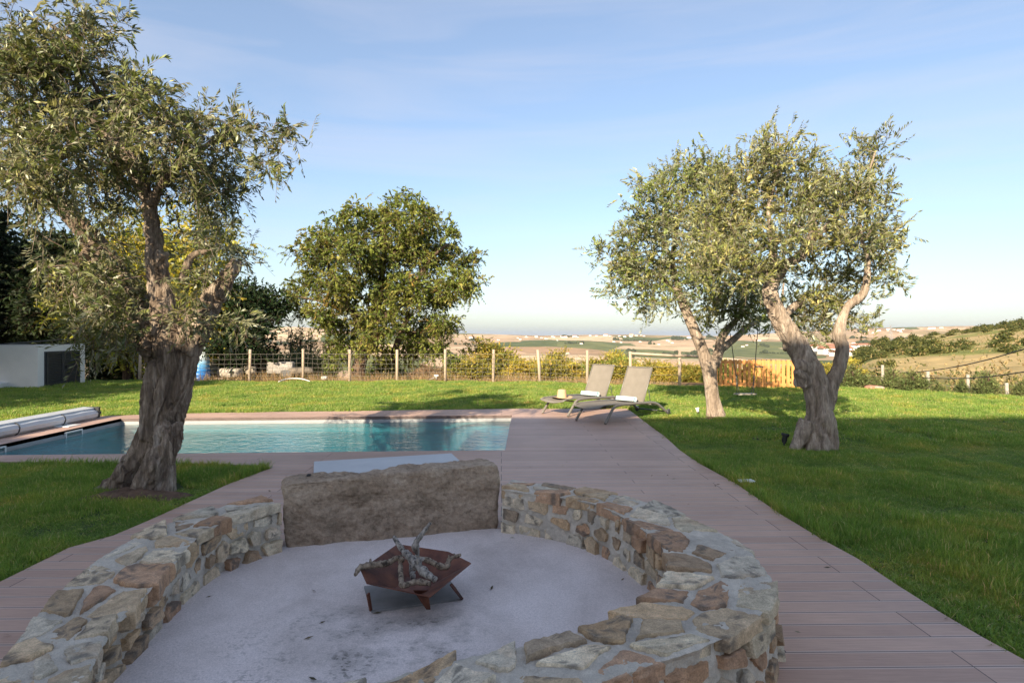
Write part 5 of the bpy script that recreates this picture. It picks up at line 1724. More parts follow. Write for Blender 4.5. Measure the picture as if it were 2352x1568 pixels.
fill_at = ['at the left foot of the tall rounded shrub', 'right of the tall rounded shrub', 'just left of the second fence post from the loungers', 'just right of the second fence post from the loungers', 'left of the pointed shrub', 'right of the pointed shrub', 'left of the fence post touching the rear lounger', 'behind the rear lounger', 'between the two lounger backrests', 'behind the front lounger backrest top', 'just left of the short railed fence bay', 'under the fence top rail', 'right of the railed bay post', 'beside the slender olive trunk', 'left of the picket gate', 'behind the middle of the picket gate', 'behind the nearest right-hand olive trunk', 'behind the wide feathery conifer']
for k_, px in enumerate((1085, 1190, 1215, 1262, 1272, 1312, 1340, 1372, 1432, 1458, 1440, 1500, 1575, 1612, 1655, 1745, 1850, 1945)):
    shrubs.append(((shA, shB, shC, shA)[k_ % 4], px, 822 + (k_ * 7) % 23, 22.6 + (k_ * 5) % 4 * .9, ('low yellow-green', 'low golden', 'low green', 'loose yellow-green')[k_ % 4] + ' shrub beyond the fence, ' + fill_at[k_], 1.5))
for (pr, px, top, Y, lab, wd) in shrubs:
    zb = -.25 - max(0, Y - 22) * .13
    put_px(pr, px, top, Y, lab, 2.4, zb, wd)
# dry brush heap and reeds
dry_m = leaf_mat('dry_straw', None, .1, .9, .1)
heap = local_plant('brush_heap', 'heap of dry tan brushwood behind the fence right of the big leafy tree', 'brush heap', None, 1.2, [(0, 0, .3, .9, .7, .45), (.3, .1, .4, .7, .6, .5), (-.4, 0, .3, .7, .6, .4)], dry_m, dark_bark, 75, 160, .4, .03, dict(k=6, tl=(.3, .6), nl=5, L=.25, W=.012, droop=.4, up=.1, spread=.12, cols=((.34, .22, .13), (.42, .29, .18), (.26, .16, .09))), 3, .01)
put_px(heap, 985, 833, 23.4, None, 1.2, -.25, 1.35)
rdf = dict(k=7, tl=(.9, 1.7), nl=8, L=.42, W=.030, droop=.18, up=1.6, spread=.22, cols=((.055, .085, .035), (.075, .10, .04), (.10, .115, .05)), outw=.25, ang=.5)
reed = local_plant('reed_clump', 'x', 'reeds', 'reed clumps beyond the fence', 2.3, [(0, 0, .15, .8, .6, .15), (.5, .1, .15, .6, .5, .15)], broad_leaf, dark_bark, 76, 46, .2, .02, rdf, 3, .01)
for (px, top, Y, lab) in ((655, 775, 25.5, 'reed clump between the dark dome tree and the big leafy tree'), (700, 768, 27.5, 'tall reed clump left of the big leafy tree'), (742, 785, 26, 'reed clump at the left foot of the big leafy tree'), (905, 838, 25.2, 'reed clump just right of the leaning brown trunk'), (1018, 828, 25.8, 'reed clump behind the dry brush heap')):
    put_px(reed, px, top, Y, lab, 2.3, -.5, 1.15)
cyp = local_plant('cypress_tree', 'x', 'tree', 'slim cypresses in the distance', 6, [(0, 0, z, .62 * (1 - z / 7), .62 * (1 - z / 7), .7) for z in (.6, 1.4, 2.2, 3.0, 3.8, 4.6, 5.3)], fine_leaf, dark_bark, 77, 130, 5, .1, dict(k=4, tl=(.2, .5), nl=8, L=.18, W=.06, droop=0, up=1.4, spread=.12, cols=((.05, .065, .022), (.075, .085, .028)), outw=.3))
for (px, top, lab) in ((668, 757, 'slim cypress left of the tallest distant one'), (690, 749, 'tallest slim cypress left of the big leafy tree'), (714, 763, 'slim cypress right of the tallest distant one'), (752, 772, 'slim cypress nearest the big leafy tree crown')):
    put_px(cyp, px, top, 40, lab, 6, -3.2, 1.5)

# feathery young conifers along the right-hand fence
con = local_plant('young_conifer', 'x', 'conifer', 'young conifers along the lower fence', 1.0, [(0, 0, .12, .30, .30, .10), (0, 0, .32, .26, .26, .14), (0, 0, .55, .17, .17, .15), (.12, 0, .42, .14, .14, .2), (-.14, .05, .36, .14, .14, .2), (0, 0, .78, .07, .07, .14)], fine_leaf, dark_bark, 78, 230, .8, .03, dict(k=6, tl=(.10, .24), nl=12, L=.055, W=.016, droop=-.15, up=.55, spread=.03, cols=((.16, .22, .075), (.21, .26, .09), (.13, .18, .06), (.26, .28, .11)), outw=.8, ang=.6), 2, .012)
for (px, top, bot, Y, lab, wd) in ((1962, 838, 905, 18.5, 'wide feathery conifer just right of the nearest right-hand olive trunk', 1.5), (2050, 842, 905, 18.2, 'feathery conifer beside the small heap of reddish stones', 1.2), (2100, 852, 908, 17.6, 'broad feathery conifer touching the second post of the lower fence', 1.7), (2155, 876, 906, 17.6, 'smallest feathery conifer between two posts of the lower fence', 1.1), (2208, 868, 908, 17.2, 'small feathery conifer beside the third post of the lower fence', 1.0), (2268, 852, 912, 16.8, 'tall feathery conifer between the last two posts of the lower fence', 1.25), (2350, 870, 912, 16.0, 'feathery conifer cut off by the right frame edge', 1.2), (2012, 866, 905, 18.4, 'low feathery conifer behind the small heap of reddish stones', 1.2)):
    zb = CH - (bot + 6 - HZ) * Y / F
    put_px(con, px, top, Y, lab, 1.0, zb, wd)

# ------------------------------------------------------------------ fences and gate
post_m = simple('pale_post_wood', [(.3, (.36, .27, .19)), (.6, (.46, .36, .27)), (.8, (.52, .43, .33))], 4, .85, .5, .006, 24, (1, 1, .2))
wire_m = simple('galvanised_wire', [(.3, (.22, .20, .17)), (.7, (.30, .27, .23))], 20, .45, 0, metal=.3)
posts = [(320, 872), (448, 873), (573, 873), (696, 870), (803, 873), (912, 874), (1023, 872), (1133, 873), (1241, 875), (1349, 877), (1449, 884), (1561, 885)]
fen = thing('wire_fence', 'rusty wire mesh fence on pale round wooden posts along the back of the lawn', 'fence', (*P(900, 873), 0))
pw_ = [Vector((*P(x, y), 0)) for x, y in posts]
rgp = random.Random(2)
for k, p in enumerate(pw_):
    h = 1.07 if k < 10 else 1.06
    lean = Vector((rgp.uniform(-.03, .03), rgp.uniform(-.03, .03), 0))
    if k == 8: lean = Vector((-.09, 0, 0))
    MB().tube([p - Vector((0, 0, .3)), p + lean * .5 + Vector((0, 0, h * .5)), p + lean + Vector((0, 0, h))], [.052, .05, .047], 10).build('post', post_m, fen, True)
wm = MB()
for k in range(len(pw_) - 1):
    a, b3 = pw_[k] - Vector((0, .05, 0)), pw_[k + 1] - Vector((0, .05, 0))
    nx = 9
    if k == 9 or k == 10: hs_ = (.1, .35, .6)
    else: hs_ = (.04, .16, .29, .43, .58, .74, .92)
    dx = [[rgp.uniform(-.02, .02) for _ in hs_] for _ in range(nx + 1)]
    for i_, hh in enumerate(hs_):
        wm.tube([a.lerp(b3, j / nx) + Vector((0, 0, hh - .02 * math.sin(j / nx * math.pi) + dx[j][i_] * .4)) for j in range(nx + 1)], .0042 if i_ < len(hs_) - 1 else .0055, 4, False)
    if k in (9, 10): continue
    for j in range(1, nx + 1):
        wm.tube([a.lerp(b3, j / nx) + Vector((dx[j][i_] * 1.5, 0, hh)) for i_, hh in enumerate(hs_)], .0036, 4, False)
wm.build('wire_mesh', wire_m, fen)
MB().tube([pw_[10] + Vector((0, -.06, 1.0)), pw_[11] + Vector((0, -.06, .92))], .042, 8).tube([pw_[11] + Vector((0, -.06, .94)), Vector((*P(1655, 888), .88))], .042, 8).build('top_rail', post_m, fen, True)

gate_m = simple('orange_pine', [(.3, (.50, .215, .06)), (.6, (.62, .28, .085)), (.8, (.68, .35, .13))], 3, .7, .35, .005, 20, (6, 6, .5))
g0, g1 = Vector((*P(1650, 889), 0)), Vector((*P(1838, 892), 0))
gt = thing('picket_gate', 'orange pine picket gate with diagonal braces at the back of the lawn', 'gate', tuple(g0))
gd = (g1 - g0).normalized()
grz = math.atan2(gd.y, gd.x)
gn = Vector((gd.y, -gd.x, 0))
gl_ = (g1 - g0).length
gh = .84
for hz_ in (.10, gh - .08):
    MB().box((g0 + g1) / 2 + Vector((0, 0, hz_)), (gl_, .035, .09), grz).build('rail', gate_m, gt, bevel=.004)
nP = 17
half = gl_ / 2
for k in range(nP):
    c = g0 + gd * (gl_ * (k + .5) / nP) + gn * .030
    wd_ = .115 if k in (3, 8, 9, 12) else .092
    MB().box(c + Vector((0, 0, gh / 2 + rgp.uniform(-.006, .006))), (wd_, .022, gh), grz + rgp.uniform(-.01, .01)).build('picket', gate_m, gt, bevel=.003)
for s0, s1 in ((.02, .48), (.98, .52)):
    a, b3 = g0 + gd * gl_ * s0, g0 + gd * gl_ * s1
    l = (b3 - a).length
    an = math.atan2(gh - .24, l)
    MB().box((a + b3) / 2 + Vector((0, 0, gh / 2)) - gn * .03, (math.hypot(l, gh - .24), .022, .08), grz, None, -an if s0 < .5 else an).build('brace', gate_m, gt, bevel=.003)
for x_ in (0, 1):
    c = g0 if x_ == 0 else g1
    MB().box(c + gd * (-.06 if x_ == 0 else .06) + Vector((0, 0, .40)), (.09, .09, .98), grz).build('gate_post', gate_m, gt, bevel=.006)
MB().box(g0 + gd * gl_ * .5 + gn * .05 + Vector((0, 0, gh - .2)), (.22, .02, .03), grz).build('latch', frame_d, gt)

lf = thing('post_fence', 'sparse line of short weathered posts with thin wires below the right edge of the lawn', 'fence', (*Q(2130, 870, 19)[:2], -.4))
pts4 = [(Q(1930, 830, 21.5), .085), (Q(2027, 838, 20), .09), (Q(2131, 851, 18.8), .095), (Q(2223, 860, 17.9), .085), (Q(2312, 879, 16.9), .085)]
for k, (tp, wd_) in enumerate(pts4):
    zb = float(terrain_z(tp.x / tp.y, tp.y)[0]) - .3
    MB().tube([Vector((tp.x + .03, tp.y, zb)), Vector((tp.x, tp.y, tp.z))], [wd_ * .55, wd_ * .5], 10).build('post', pale_w, lf, True)
wr_ = MB()
for dz in (.12, .38, .62):
    for k in range(len(pts4) - 1):
        a, b3 = pts4[k][0] - Vector((0, .05, dz)), pts4[k + 1][0] - Vector((0, .05, dz))
        wr_.tube([a, (a + b3) / 2 - Vector((0, 0, .02)), b3], .005, 4, False)
wr_.build('wire', wire_m, lf)
for (x0, y0, d0, x1, y1, d1, lab) in ((2100, 855, 19.2, 2420, 780, 13, 'upper black cable slanting up to the right across the dry slope'), (2120, 867, 19, 2420, 842, 13, 'lower black cable running right above the short posts')):
    a, b3 = Q(x0, y0, d0), Q(x1, y1, d1)
    c = MB().tube([a.lerp(b3, t) - Vector((0, 0, .12 * math.sin(t * math.pi))) for t in np.linspace(0, 1, 14)], .014, 6).build('black_cable', blk, None, True)
    tag(c, lab, 'cable', 'black cables over the lower fence')

# rocks, block and odds and ends behind the fence
rock_m = attr_mat('pale_rock', .9, .3, 3, .5, .03, 9)
def rock(px, py, Y, size, seed, label, rz=0.0, colr=(.36, .30, .24), square=3.4, amp=.16, name='rock', cat='rock', group=None, zb=None):
    v, q = rock_mesh(size, seed, 12, square, amp, 1.8)
    c, s = math.cos(rz), math.sin(rz)
    p = Q(px, py, Y)
    v = np.stack([v[:, 0] * c - v[:, 1] * s, v[:, 0] * s + v[:, 1] * c, v[:, 2]], 1)
    o = mesh_np(name, v, q, np.full(len(q), 4), rock_m, smooth=True, col=np.tile(np.array(colr), (len(v), 1)))
    o.location = (p.x, p.y, p.z if zb is None else zb)
    return tag(o, label, cat, group)
RG = 'boulders behind the left part of the fence'
rock(545, 836, 24.0, (1.5, 1.0, .85), 1, 'largest brown boulder on top of the heap left of the concrete block', .3, (.33, .25, .18), group=RG)
rock(505, 848, 23.6, (1.1, .8, .6), 2, 'grey boulder nearest the blue inflatable', .8, (.34, .30, .26), group=RG)
rock(592, 834, 24.6, (1.2, .9, .9), 3, 'rounded tan boulder just right of a fence post and left of the concrete block', .2, (.40, .32, .24), group=RG)
rock(528, 856, 23.0, (1.0, .6, .4), 4, 'flat pale boulder lying low in front of the heap', -.3, (.42, .37, .31), group=RG)
rock(480, 832, 24.8, (1.3, .9, .8), 5, 'reddish boulder half hidden behind the near olive trunk', 0, (.36, .24, .16), group=RG)
rock(570, 850, 23.3, (.9, .35, .35), 6, 'long narrow boulder leaning at the front of the heap', -.7, (.40, .34, .27), group=RG)
rock(646, 844, 23.4, (.98, .5, .46), 7, 'squared pale concrete block lying behind the fence', .1, (.33, .30, .27), 9, .05, 'concrete_block', 'block')
rock(660, 858, 22.6, (.42, .40, .26), 12, 'dark grey stump below the concrete block', .1, (.13, .125, .12), 6, .05, 'stone_stump', 'stump')
rock(690, 852, 22.8, (.9, .5, .25), 8, 'low dark rock right of the concrete block', .5, (.22, .18, .14), group=RG)
rock(745, 868, 21.9, (.22, .18, .14), 9, 'small white stone at the foot of a fence post', 0, (.55, .52, .47))
rock(2003, 892, 17.9, (.42, .3, .2), 10, 'reddish stone in the small heap between the conifers', .4, (.42, .20, .14))
rock(2018, 893, 17.8, (.30, .3, .16), 11, 'pinkish pale stone beside the reddish one between the conifers', 1.0, (.52, .36, .30))
hose = curve_pts([Vector((*P(x, y), .01)) for x, y in ((640, 877), (660, 874), (690, 873.5), (712, 876))], 8)
hp_ = [p + Vector((0, 0, .06 * math.sin(i / (len(hp0) - 1) * math.pi))) for hp0 in (hose,) for i, p in enumerate(hose)]
tag(MB().tube(hp_, .016, 6).build('hose', frame_white, None, True), 'white hose arching over the grass in front of the fence', 'hose')
tp0 = Vector((*P(1002, 872), 0))
tpx = thing('water_tap', 'small white water tap and pipe at the foot of the fence', 'tap', tuple(tp0))
MB().tube([tp0, tp0 + Vector((0, 0, .14))], .02, 8).tube([tp0 + Vector((-.25, 0, .0)), tp0 + Vector((0, 0, .12))], .012, 6).build('pipe', frame_white, tpx, True)
MB().box(tp0 + Vector((0, -.01, .15)), (.16, .06, .06)).build('tap_head', frame_white, tpx, bevel=.01)
# dry grass along the foot of the fence
rgd = np.random.default_rng(9)
nb_ = 9000
seg = rgd.integers(0, len(pw_) - 1, nb_)
tt_ = rgd.uniform(0, 1, nb_)
pa = np.array([p[:2] for p in pw_])
xy = pa[seg] * (1 - tt_)[:, None] + pa[seg + 1] * tt_[:, None]
xy = xy + np.stack([rgd.normal(0, .1, nb_), np.abs(rgd.normal(0, .9, nb_)) - .05], 1)
zz = np.array(terrain_z(xy[:, 0] / xy[:, 1], xy[:, 1]))
hgt_ = rgd.uniform(.08, .34, nb_) * (0.4 + fbm(np.stack([xy[:, 0] * .8, xy[:, 1] * .8, 0 * zz], 1), 2, 3) * 1.3)
d_ = unit(np.stack([rgd.normal(0, .5, nb_), rgd.normal(0, .3, nb_), np.ones(nb_)], 1))
b_ = np.stack([xy[:, 0], xy[:, 1], zz - .02], 1)
sd = np.stack([np.cos(rgd.uniform(0, 3.1, nb_)), np.sin(rgd.uniform(0, 3.1, nb_)), 0 * zz], 1) * .007
vq = np.stack([b_ - sd, b_ + sd, b_ + d_ * hgt_[:, None] * 1.1 + sd * .3, b_ + d_ * hgt_[:, None] * 1.1 - sd * .3], 1).reshape(-1, 3)
cq = np.repeat(np.array(((.40, .26, .13), (.32, .20, .10), (.22, .19, .06), (.46, .32, .19)))[rgd.integers(0, 4, nb_)], 4, 0)
tag(mesh_np('dry_grass', vq, np.arange(nb_ * 4).reshape(-1, 4), np.full(nb_, 4), dry_m, col=cq), 'dry straw-coloured weeds along the foot of the wire fence', 'dry grass', kind='stuff')

# ------------------------------------------------------------------ grass blades on the lawn
def grass_mat():
    m, nt, N, L, b = new_mat('grass_blade')
    a = N.new('ShaderNodeAttribute')
    a.attribute_name = 'col'
    n = noise_node(nt, 1.1, 8, .74, coord='World')
    r = ramp(nt, [(.32, (.60, .72, .62)), (.5, (1, 1, 1)), (.60, (1.4, 1.1, 1.05)), (.69, (1.9, 1.1, 1.4))])
    L.new(n.outputs['Fac'], r.inputs[0])
    c = mix_col(nt, a.outputs['Color'], r.outputs[0], 1.0, 'MULTIPLY')
    L.new(c, b.inputs['Base Color'])
    b.inputs['Roughness'].default_value = .55
    b.inputs['Specular IOR Level'].default_value = .3
    t = N.new('ShaderNodeBsdfTranslucent')
    L.new(mix_col(nt, c, (1.4, 1.5, .6), 1.0, 'MULTIPLY'), t.inputs['Color'])
    ms = N.new('ShaderNodeMixShader')
    ms.inputs[0].default_value = .35
    L.new(b.outputs[0], ms.inputs[1])
    L.new(t.outputs[0], ms.inputs[2])
    L.new(ms.outputs[0], N['Material Output'].inputs['Surface'])
    return m
GM = grass_mat()
def tuft(size, n, h, w, seed):
    """a patch of bent blades; kept out of the scene, only instanced"""
    rng = np.random.default_rng(seed)
    r = np.sqrt(rng.uniform(0, 1, n)) * size / 2
    a = rng.uniform(0, 6.283, n)
    b = np.stack([r * np.cos(a), r * np.sin(a), np.zeros(n)], 1)
    hh = rng.uniform(.45, 1.15, n) * h
    lean = rng.normal(0, .42, (n, 2))
    az = rng.uniform(0, 6.283, n)
    s = np.stack([np.cos(az), np.sin(az), np.zeros(n)], 1) * (w * rng.uniform(.6, 1.2, n))[:, None] / 2
    m = b + np.stack([lean[:, 0] * hh * .4, lean[:, 1] * hh * .4, hh * .6], 1)
    t = b + np.stack([lean[:, 0] * hh * 1.2, lean[:, 1] * hh * 1.2, hh * (1 - .25 * (lean ** 2).sum(1))], 1)
    v = np.stack([b - s, b + s, m + s * .8, m - s * .8, t], 1).reshape(-1, 3)
    i = np.arange(n) * 5
    q = np.stack([i, i + 1, i + 2, i + 3], 1)
    tr = np.stack([i + 3, i + 2, i + 4], 1)
    loops = np.concatenate([q.ravel(), tr.ravel()])
    sizes = np.concatenate([np.full(n, 4), np.full(n, 3)])
    pal = np.array(((.205, .31, .060), (.25, .345, .075), (.165, .27, .052), (.33, .38, .10), (.56, .46, .24)))
    c = pal[rng.choice(5, n, p=(.33, .29, .19, .13, .06))] * rng.uniform(.75, 1.25, (n, 1))
    o = mesh_np('grass_tuft', v, loops, sizes, GM, col=np.repeat(c, 5, 0))
    C.objects.unlink(o)
    return o
def scatter_pts(n, x0, x1, y0, y1, rng, edge):
    x, y = rng.uniform(x0, x1, n), rng.uniform(y0, y1, n)
    ok = np.abs(x) < .93 * y + 2.6
    for dx, dy in ((edge, 0), (-edge, 0), (0, edge), (0, -edge)):
        ok &= ~in_poly(x + dx, y + dy, deck_poly)
        ok &= in_poly(x + dx * 2, y + dy * 2, lawn_poly)
        ok &= ~in_poly(x + dx, y + dy, [(-7.6, 8.0), (.1, 8.4), (.14, 12.24), (-7.6, 11.76)])
    ok &= ~in_poly(x, y, [(pxw - 2, pyw), (pxw, pyw), (pxw, pyw + 2.1), (pxw - 2, pyw + 2.1)])
    ok &= np.hypot(x - bx_l, y - by_l) > .36
    return x[ok], y[ok]
bx_l, by_l = P(352, 1118)
rng = np.random.default_rng(100)
sets = []
x, y = scatter_pts(23000, -11, 11.2, 1.4, 9.2, rng, .07)
sets.append((x, y, [tuft(.26, 190, .044, .0048, 1), tuft(.26, 190, .050, .0052, 2), tuft(.24, 120, .075, .0055, 3)], (.62, .32, .06)))
x, y = scatter_pts(11500, -18, 18, 9.2, 22, rng, .14)
sets.append((x, y, [tuft(.55, 360, .046, .009, 4), tuft(.55, 360, .054, .010, 5), tuft(.5, 200, .08, .010, 6)], (.6, .32, .08)))
gp, gr_, gs, gi, tufts = [], [], [], [], []
# longer blades hanging over the deck's edge
ex, ey = [], []
dp_ = np.array(deck_poly)
for k in range(len(dp_)):
    a_, b_ = dp_[k], dp_[(k + 1) % len(dp_)]
    l_ = np.linalg.norm(b_ - a_)
    n_ = int(l_ / .035)
    if n_ < 1 or min(a_[1], b_[1]) < 1.2: continue
    t_ = rng.uniform(0, 1, n_)
    nv_ = np.array((b_[1] - a_[1], a_[0] - b_[0])) / l_
    for sg in (1, -1):
        q_ = a_ + (b_ - a_) * t_[:, None] + nv_ * sg * (.055 + np.abs(rng.normal(0, .025, n_)))[:, None]
        ok = ~in_poly(q_[:, 0], q_[:, 1], deck_poly)
        ok &= in_poly(q_[:, 0], q_[:, 1], lawn_poly)
        ex.append(q_[ok, 0]); ey.append(q_[ok, 1])
sets.append((np.concatenate(ex), np.concatenate(ey), [tuft(.14, 34, .075, .0055, 7), tuft(.14, 20, .105, .006, 8)], (.7, .3)))
for (x, y, tf, pr) in sets:
    n = len(x)
    vv_ = fbm(np.stack([x * 1.6, y * 1.6, 0 * x], 1), 4, 6)
    gp.append(np.stack([x, y, np.full(n, -.032)], 1))
    gr_.append(np.stack([rng.normal(0, .05, n), rng.normal(0, .05, n), rng.uniform(0, 6.283, n)], 1))
    sc = (.35 + 1.3 * smooth01(.25, .75, vv_)) * rng.uniform(.8, 1.2, n)
    gs.append(np.stack([np.ones(n), np.ones(n), sc], 1))
    gi.append(rng.choice(len(tf), n, p=pr) + len(tufts))
    tufts += tf
gp, gr_, gs, gi = np.vstack(gp), np.vstack(gr_), np.vstack(gs), np.concatenate(gi)
me = bpy.data.meshes.new('grass')
me.vertices.add(len(gp))
me.vertices.foreach_set('co', gp.astype(np.float32).ravel())
for nm, dt, arr in (('rot', 'FLOAT_VECTOR', gr_), ('scl', 'FLOAT_VECTOR', gs)):
    a = me.attributes.new(nm, dt, 'POINT')
    a.data.foreach_set('vector', arr.astype(np.float32).ravel())
a = me.attributes.new('pick', 'INT', 'POINT')
a.data.foreach_set('value', gi.astype(np.int32))
grass = bpy.data.objects.new('grass', me)
C.objects.link(grass)
tag(grass, 'short green lawn grass with a few yellow tufts growing round the deck', 'grass', kind='stuff')
ng = bpy.data.node_groups.new('grass_tufts', 'GeometryNodeTree')
ng.interface.new_socket('Geometry', in_out='INPUT', socket_type='NodeSocketGeometry')
ng.interface.new_socket('Geometry', in_out='OUTPUT', socket_type='NodeSocketGeometry')
gi_n, go_n = ng.nodes.new('NodeGroupInput'), ng.nodes.new('NodeGroupOutput')
jn = ng.nodes.new('GeometryNodeJoinGeometry')
def named(nm, dt):
    q = ng.nodes.new('GeometryNodeInputNamedAttribute')
    q.data_type = dt
    q.inputs[0].default_value = nm
    return q.outputs[0]
rot_o, scl_o, pick_o = named('rot', 'FLOAT_VECTOR'), named('scl', 'FLOAT_VECTOR'), named('pick', 'INT')
for k, tf in enumerate(tufts):
    oi = ng.nodes.new('GeometryNodeObjectInfo')
    oi.inputs['Object'].default_value = tf
    oi.inputs['As Instance'].default_value = True
    cmp_ = ng.nodes.new('FunctionNodeCompare')
    cmp_.data_type = 'INT'
    cmp_.operation = 'EQUAL'
    ng.links.new(pick_o, cmp_.inputs[2])
    cmp_.inputs[3].default_value = k
    ins = ng.nodes.new('GeometryNodeInstanceOnPoints')
    ng.links.new(gi_n.outputs[0], ins.inputs['Points'])
    ng.links.new(cmp_.outputs[0], ins.inputs['Selection'])
    ng.links.new(oi.outputs['Geometry'], ins.inputs['Instance'])
    ng.links.new(rot_o, ins.inputs['Rotation'])
    ng.links.new(scl_o, ins.inputs['Scale'])
    ng.links.new(ins.outputs[0], jn.inputs[0])
ng.links.new(jn.outputs[0], go_n.inputs[0])
gm_ = grass.modifiers.new('tufts', 'NODES')
gm_.node_group = ng

# ------------------------------------------------------------------ scrub, trees and houses over the far land
rf = random.Random(12)
def ground_at(x, y): return float(terrain_z(x / y, y)[0])
scf = dict(k=4, tl=(.4, .9), nl=6, L=.55, W=.30, droop=.1, up=.4, spread=.35, cols=((.075, .088, .024), (.105, .11, .032), (.052, .068, .02), (.16, .15, .045)), var=.3, cvar=.3)
SCL = 'olive green scrub bush growing on the slope to the right beyond the fence'
SCG = 'scrub bushes on the right-hand slope'
scrub = []
for k in range(4):
    rbk = np.random.default_rng(200 + k)
    bl_ = [(rbk.uniform(-1, 1), rbk.uniform(-1, 1), rbk.uniform(.5, 1.3), rbk.uniform(.6, 1.1), rbk.uniform(.6, 1.1), rbk.uniform(.5, .9)) for _ in range(7)]
    cl, od = [], []
    for b4 in bl_:
        u = unit(rbk.normal(0, 1, (9, 3)))
        cl.append(np.array(b4[:3]) + u * np.array(b4[3:]) * .85)
        od.append(u)
    q, f, c, sp = foliage(np.vstack(cl), np.vstack(od), rbk, **scf)
    o = mesh_np('scrub_bush', q, f, np.full(len(f), 4), fine_leaf, col=c)
    tag(o, SCL, 'bush', SCG)
    scrub.append(o)
def drop(protos, used, x, y, z, s, label=None, sz=None, rz=None):
    pr = rf.choice(protos)
    if pr.name in used: o = pr.copy(); C.objects.link(o)
    else: used.add(pr.name); o = pr
    o.location = (x, y, z)
    o.scale = (s, s, sz or s)
    o.rotation_euler = (0, 0, rf.uniform(0, 6.28) if rz is None else rz)
    if label: o['label'] = label
    return o
used = set()
cnt = 0
while cnt < 292:
    u = rf.uniform(.50, .90)
    Y = math.exp(rf.uniform(math.log(50), math.log(330)))
    dens = float(fbm(np.array([[u * Y / 26, Y / 34, 0.0]]), 4, 8)[0])
    if dens > .52 and rf.random() > .08: continue
    if Y < 90 and rf.random() < .6: continue
    if cnt > 200 and Y < 170: continue
    x = u * Y
    s = rf.uniform(.3, .75) * (.65 + Y / 280)
    drop(scrub, used, x, Y, ground_at(x, Y) - .2, s, None, s * rf.uniform(.6, 1.0))
    cnt += 1
# mid slope vegetation seen over the fence
# low undergrowth between the bushes
rbu = np.random.default_rng(31)
ug, uo = [], []
while len(ug) < 1000:
    u_, Y_ = rbu.uniform(.47, .9), math.exp(rbu.uniform(math.log(28), math.log(320)))
    if float(fbm(np.array([[u_ * Y_ / 26, Y_ / 34, 0.0]]), 5, 8, .62)[0]) > .54 and rbu.random() > .25: continue
    ug.append((u_ * Y_, Y_, ground_at(u_ * Y_, Y_) + .1)); uo.append((0, 0, 1))
ug = np.array(ug)
uq, uf, uc, us = foliage(ug, np.array(uo, float), rbu, k=4, tl=(.2, .6), nl=6, L=.32, W=.11, droop=.1, up=.5, spread=.5, cols=((.13, .14, .045), (.22, .19, .07), (.09, .11, .035), (.36, .27, .13), (.30, .21, .10)), var=.3, cvar=.3)
tag(mesh_np('undergrowth', uq, uf, np.full(len(uf), 4), fine_leaf, col=uc), 'low green and straw undergrowth covering the right-hand slope', 'undergrowth', kind='stuff')
mid_used = set()
mid_l = 'dark green tree standing in the shallow valley beyond the garden'
mids = []
for k in range(2):
    o = scrub[k].copy(); o.name = 'valley_tree'; C.objects.link(o)
    tag(o, mid_l, 'tree', 'trees in the valley')
    mids.append(o)
for k in range(150):
    u = rf.uniform(-.45, .62)
    Y = math.exp(rf.uniform(math.log(330), math.log(1100)))
    x = u * Y
    s = rf.uniform(1.2, 2.6)
    drop(mids, mid_used, x, Y, ground_at(x, Y) - .5, s, None, s * rf.uniform(.8, 1.3))

far_leaf = simple('far_foliage', [(.3, (.025, .035, .014)), (.7, (.055, .065, .025))], .4, .9, 0)
ft = []
for k in range(3):
    v, q = rock_mesh((5, 5, 4.2), 300 + k, 6, 2.2, .45, 2.0)
    v[:, 2] += 1.9
    o = mesh_np('distant_tree', v, q, np.full(len(q), 4), far_leaf)
    tag(o, 'tiny dark tree dotted over the hazy far hills', 'tree', 'trees on the far hills')
    ft.append(o)
used = set()
tot = 0
while tot < 280:                                       # trees stand in rows along field edges and in small groves
    u0, Y0_ = rf.uniform(-.45, .72), rf.uniform(1150, 2950)
    ang_ = rf.uniform(-.35, .35) + (math.pi / 2 if rf.random() < .25 else 0)
    nrow = rf.choice((2, 4, 6, 9, 12))
    step_ = rf.uniform(9, 16)
    grove = rf.random() < .35
    for q_ in range(nrow):
        x = u0 * Y0_ + (q_ * step_ * math.cos(ang_) if not grove else rf.gauss(0, 18))
        Y = Y0_ + (q_ * step_ * math.sin(ang_) if not grove else rf.gauss(0, 18))
        if Y > 2990: continue
        s = rf.uniform(1.3, 3.0) * (1.35 if Y > 2500 else 1)
        drop(ft, used, x, Y, ground_at(x, Y) - .8, s, None, s * rf.uniform(.7, 1.1))
        tot += 1

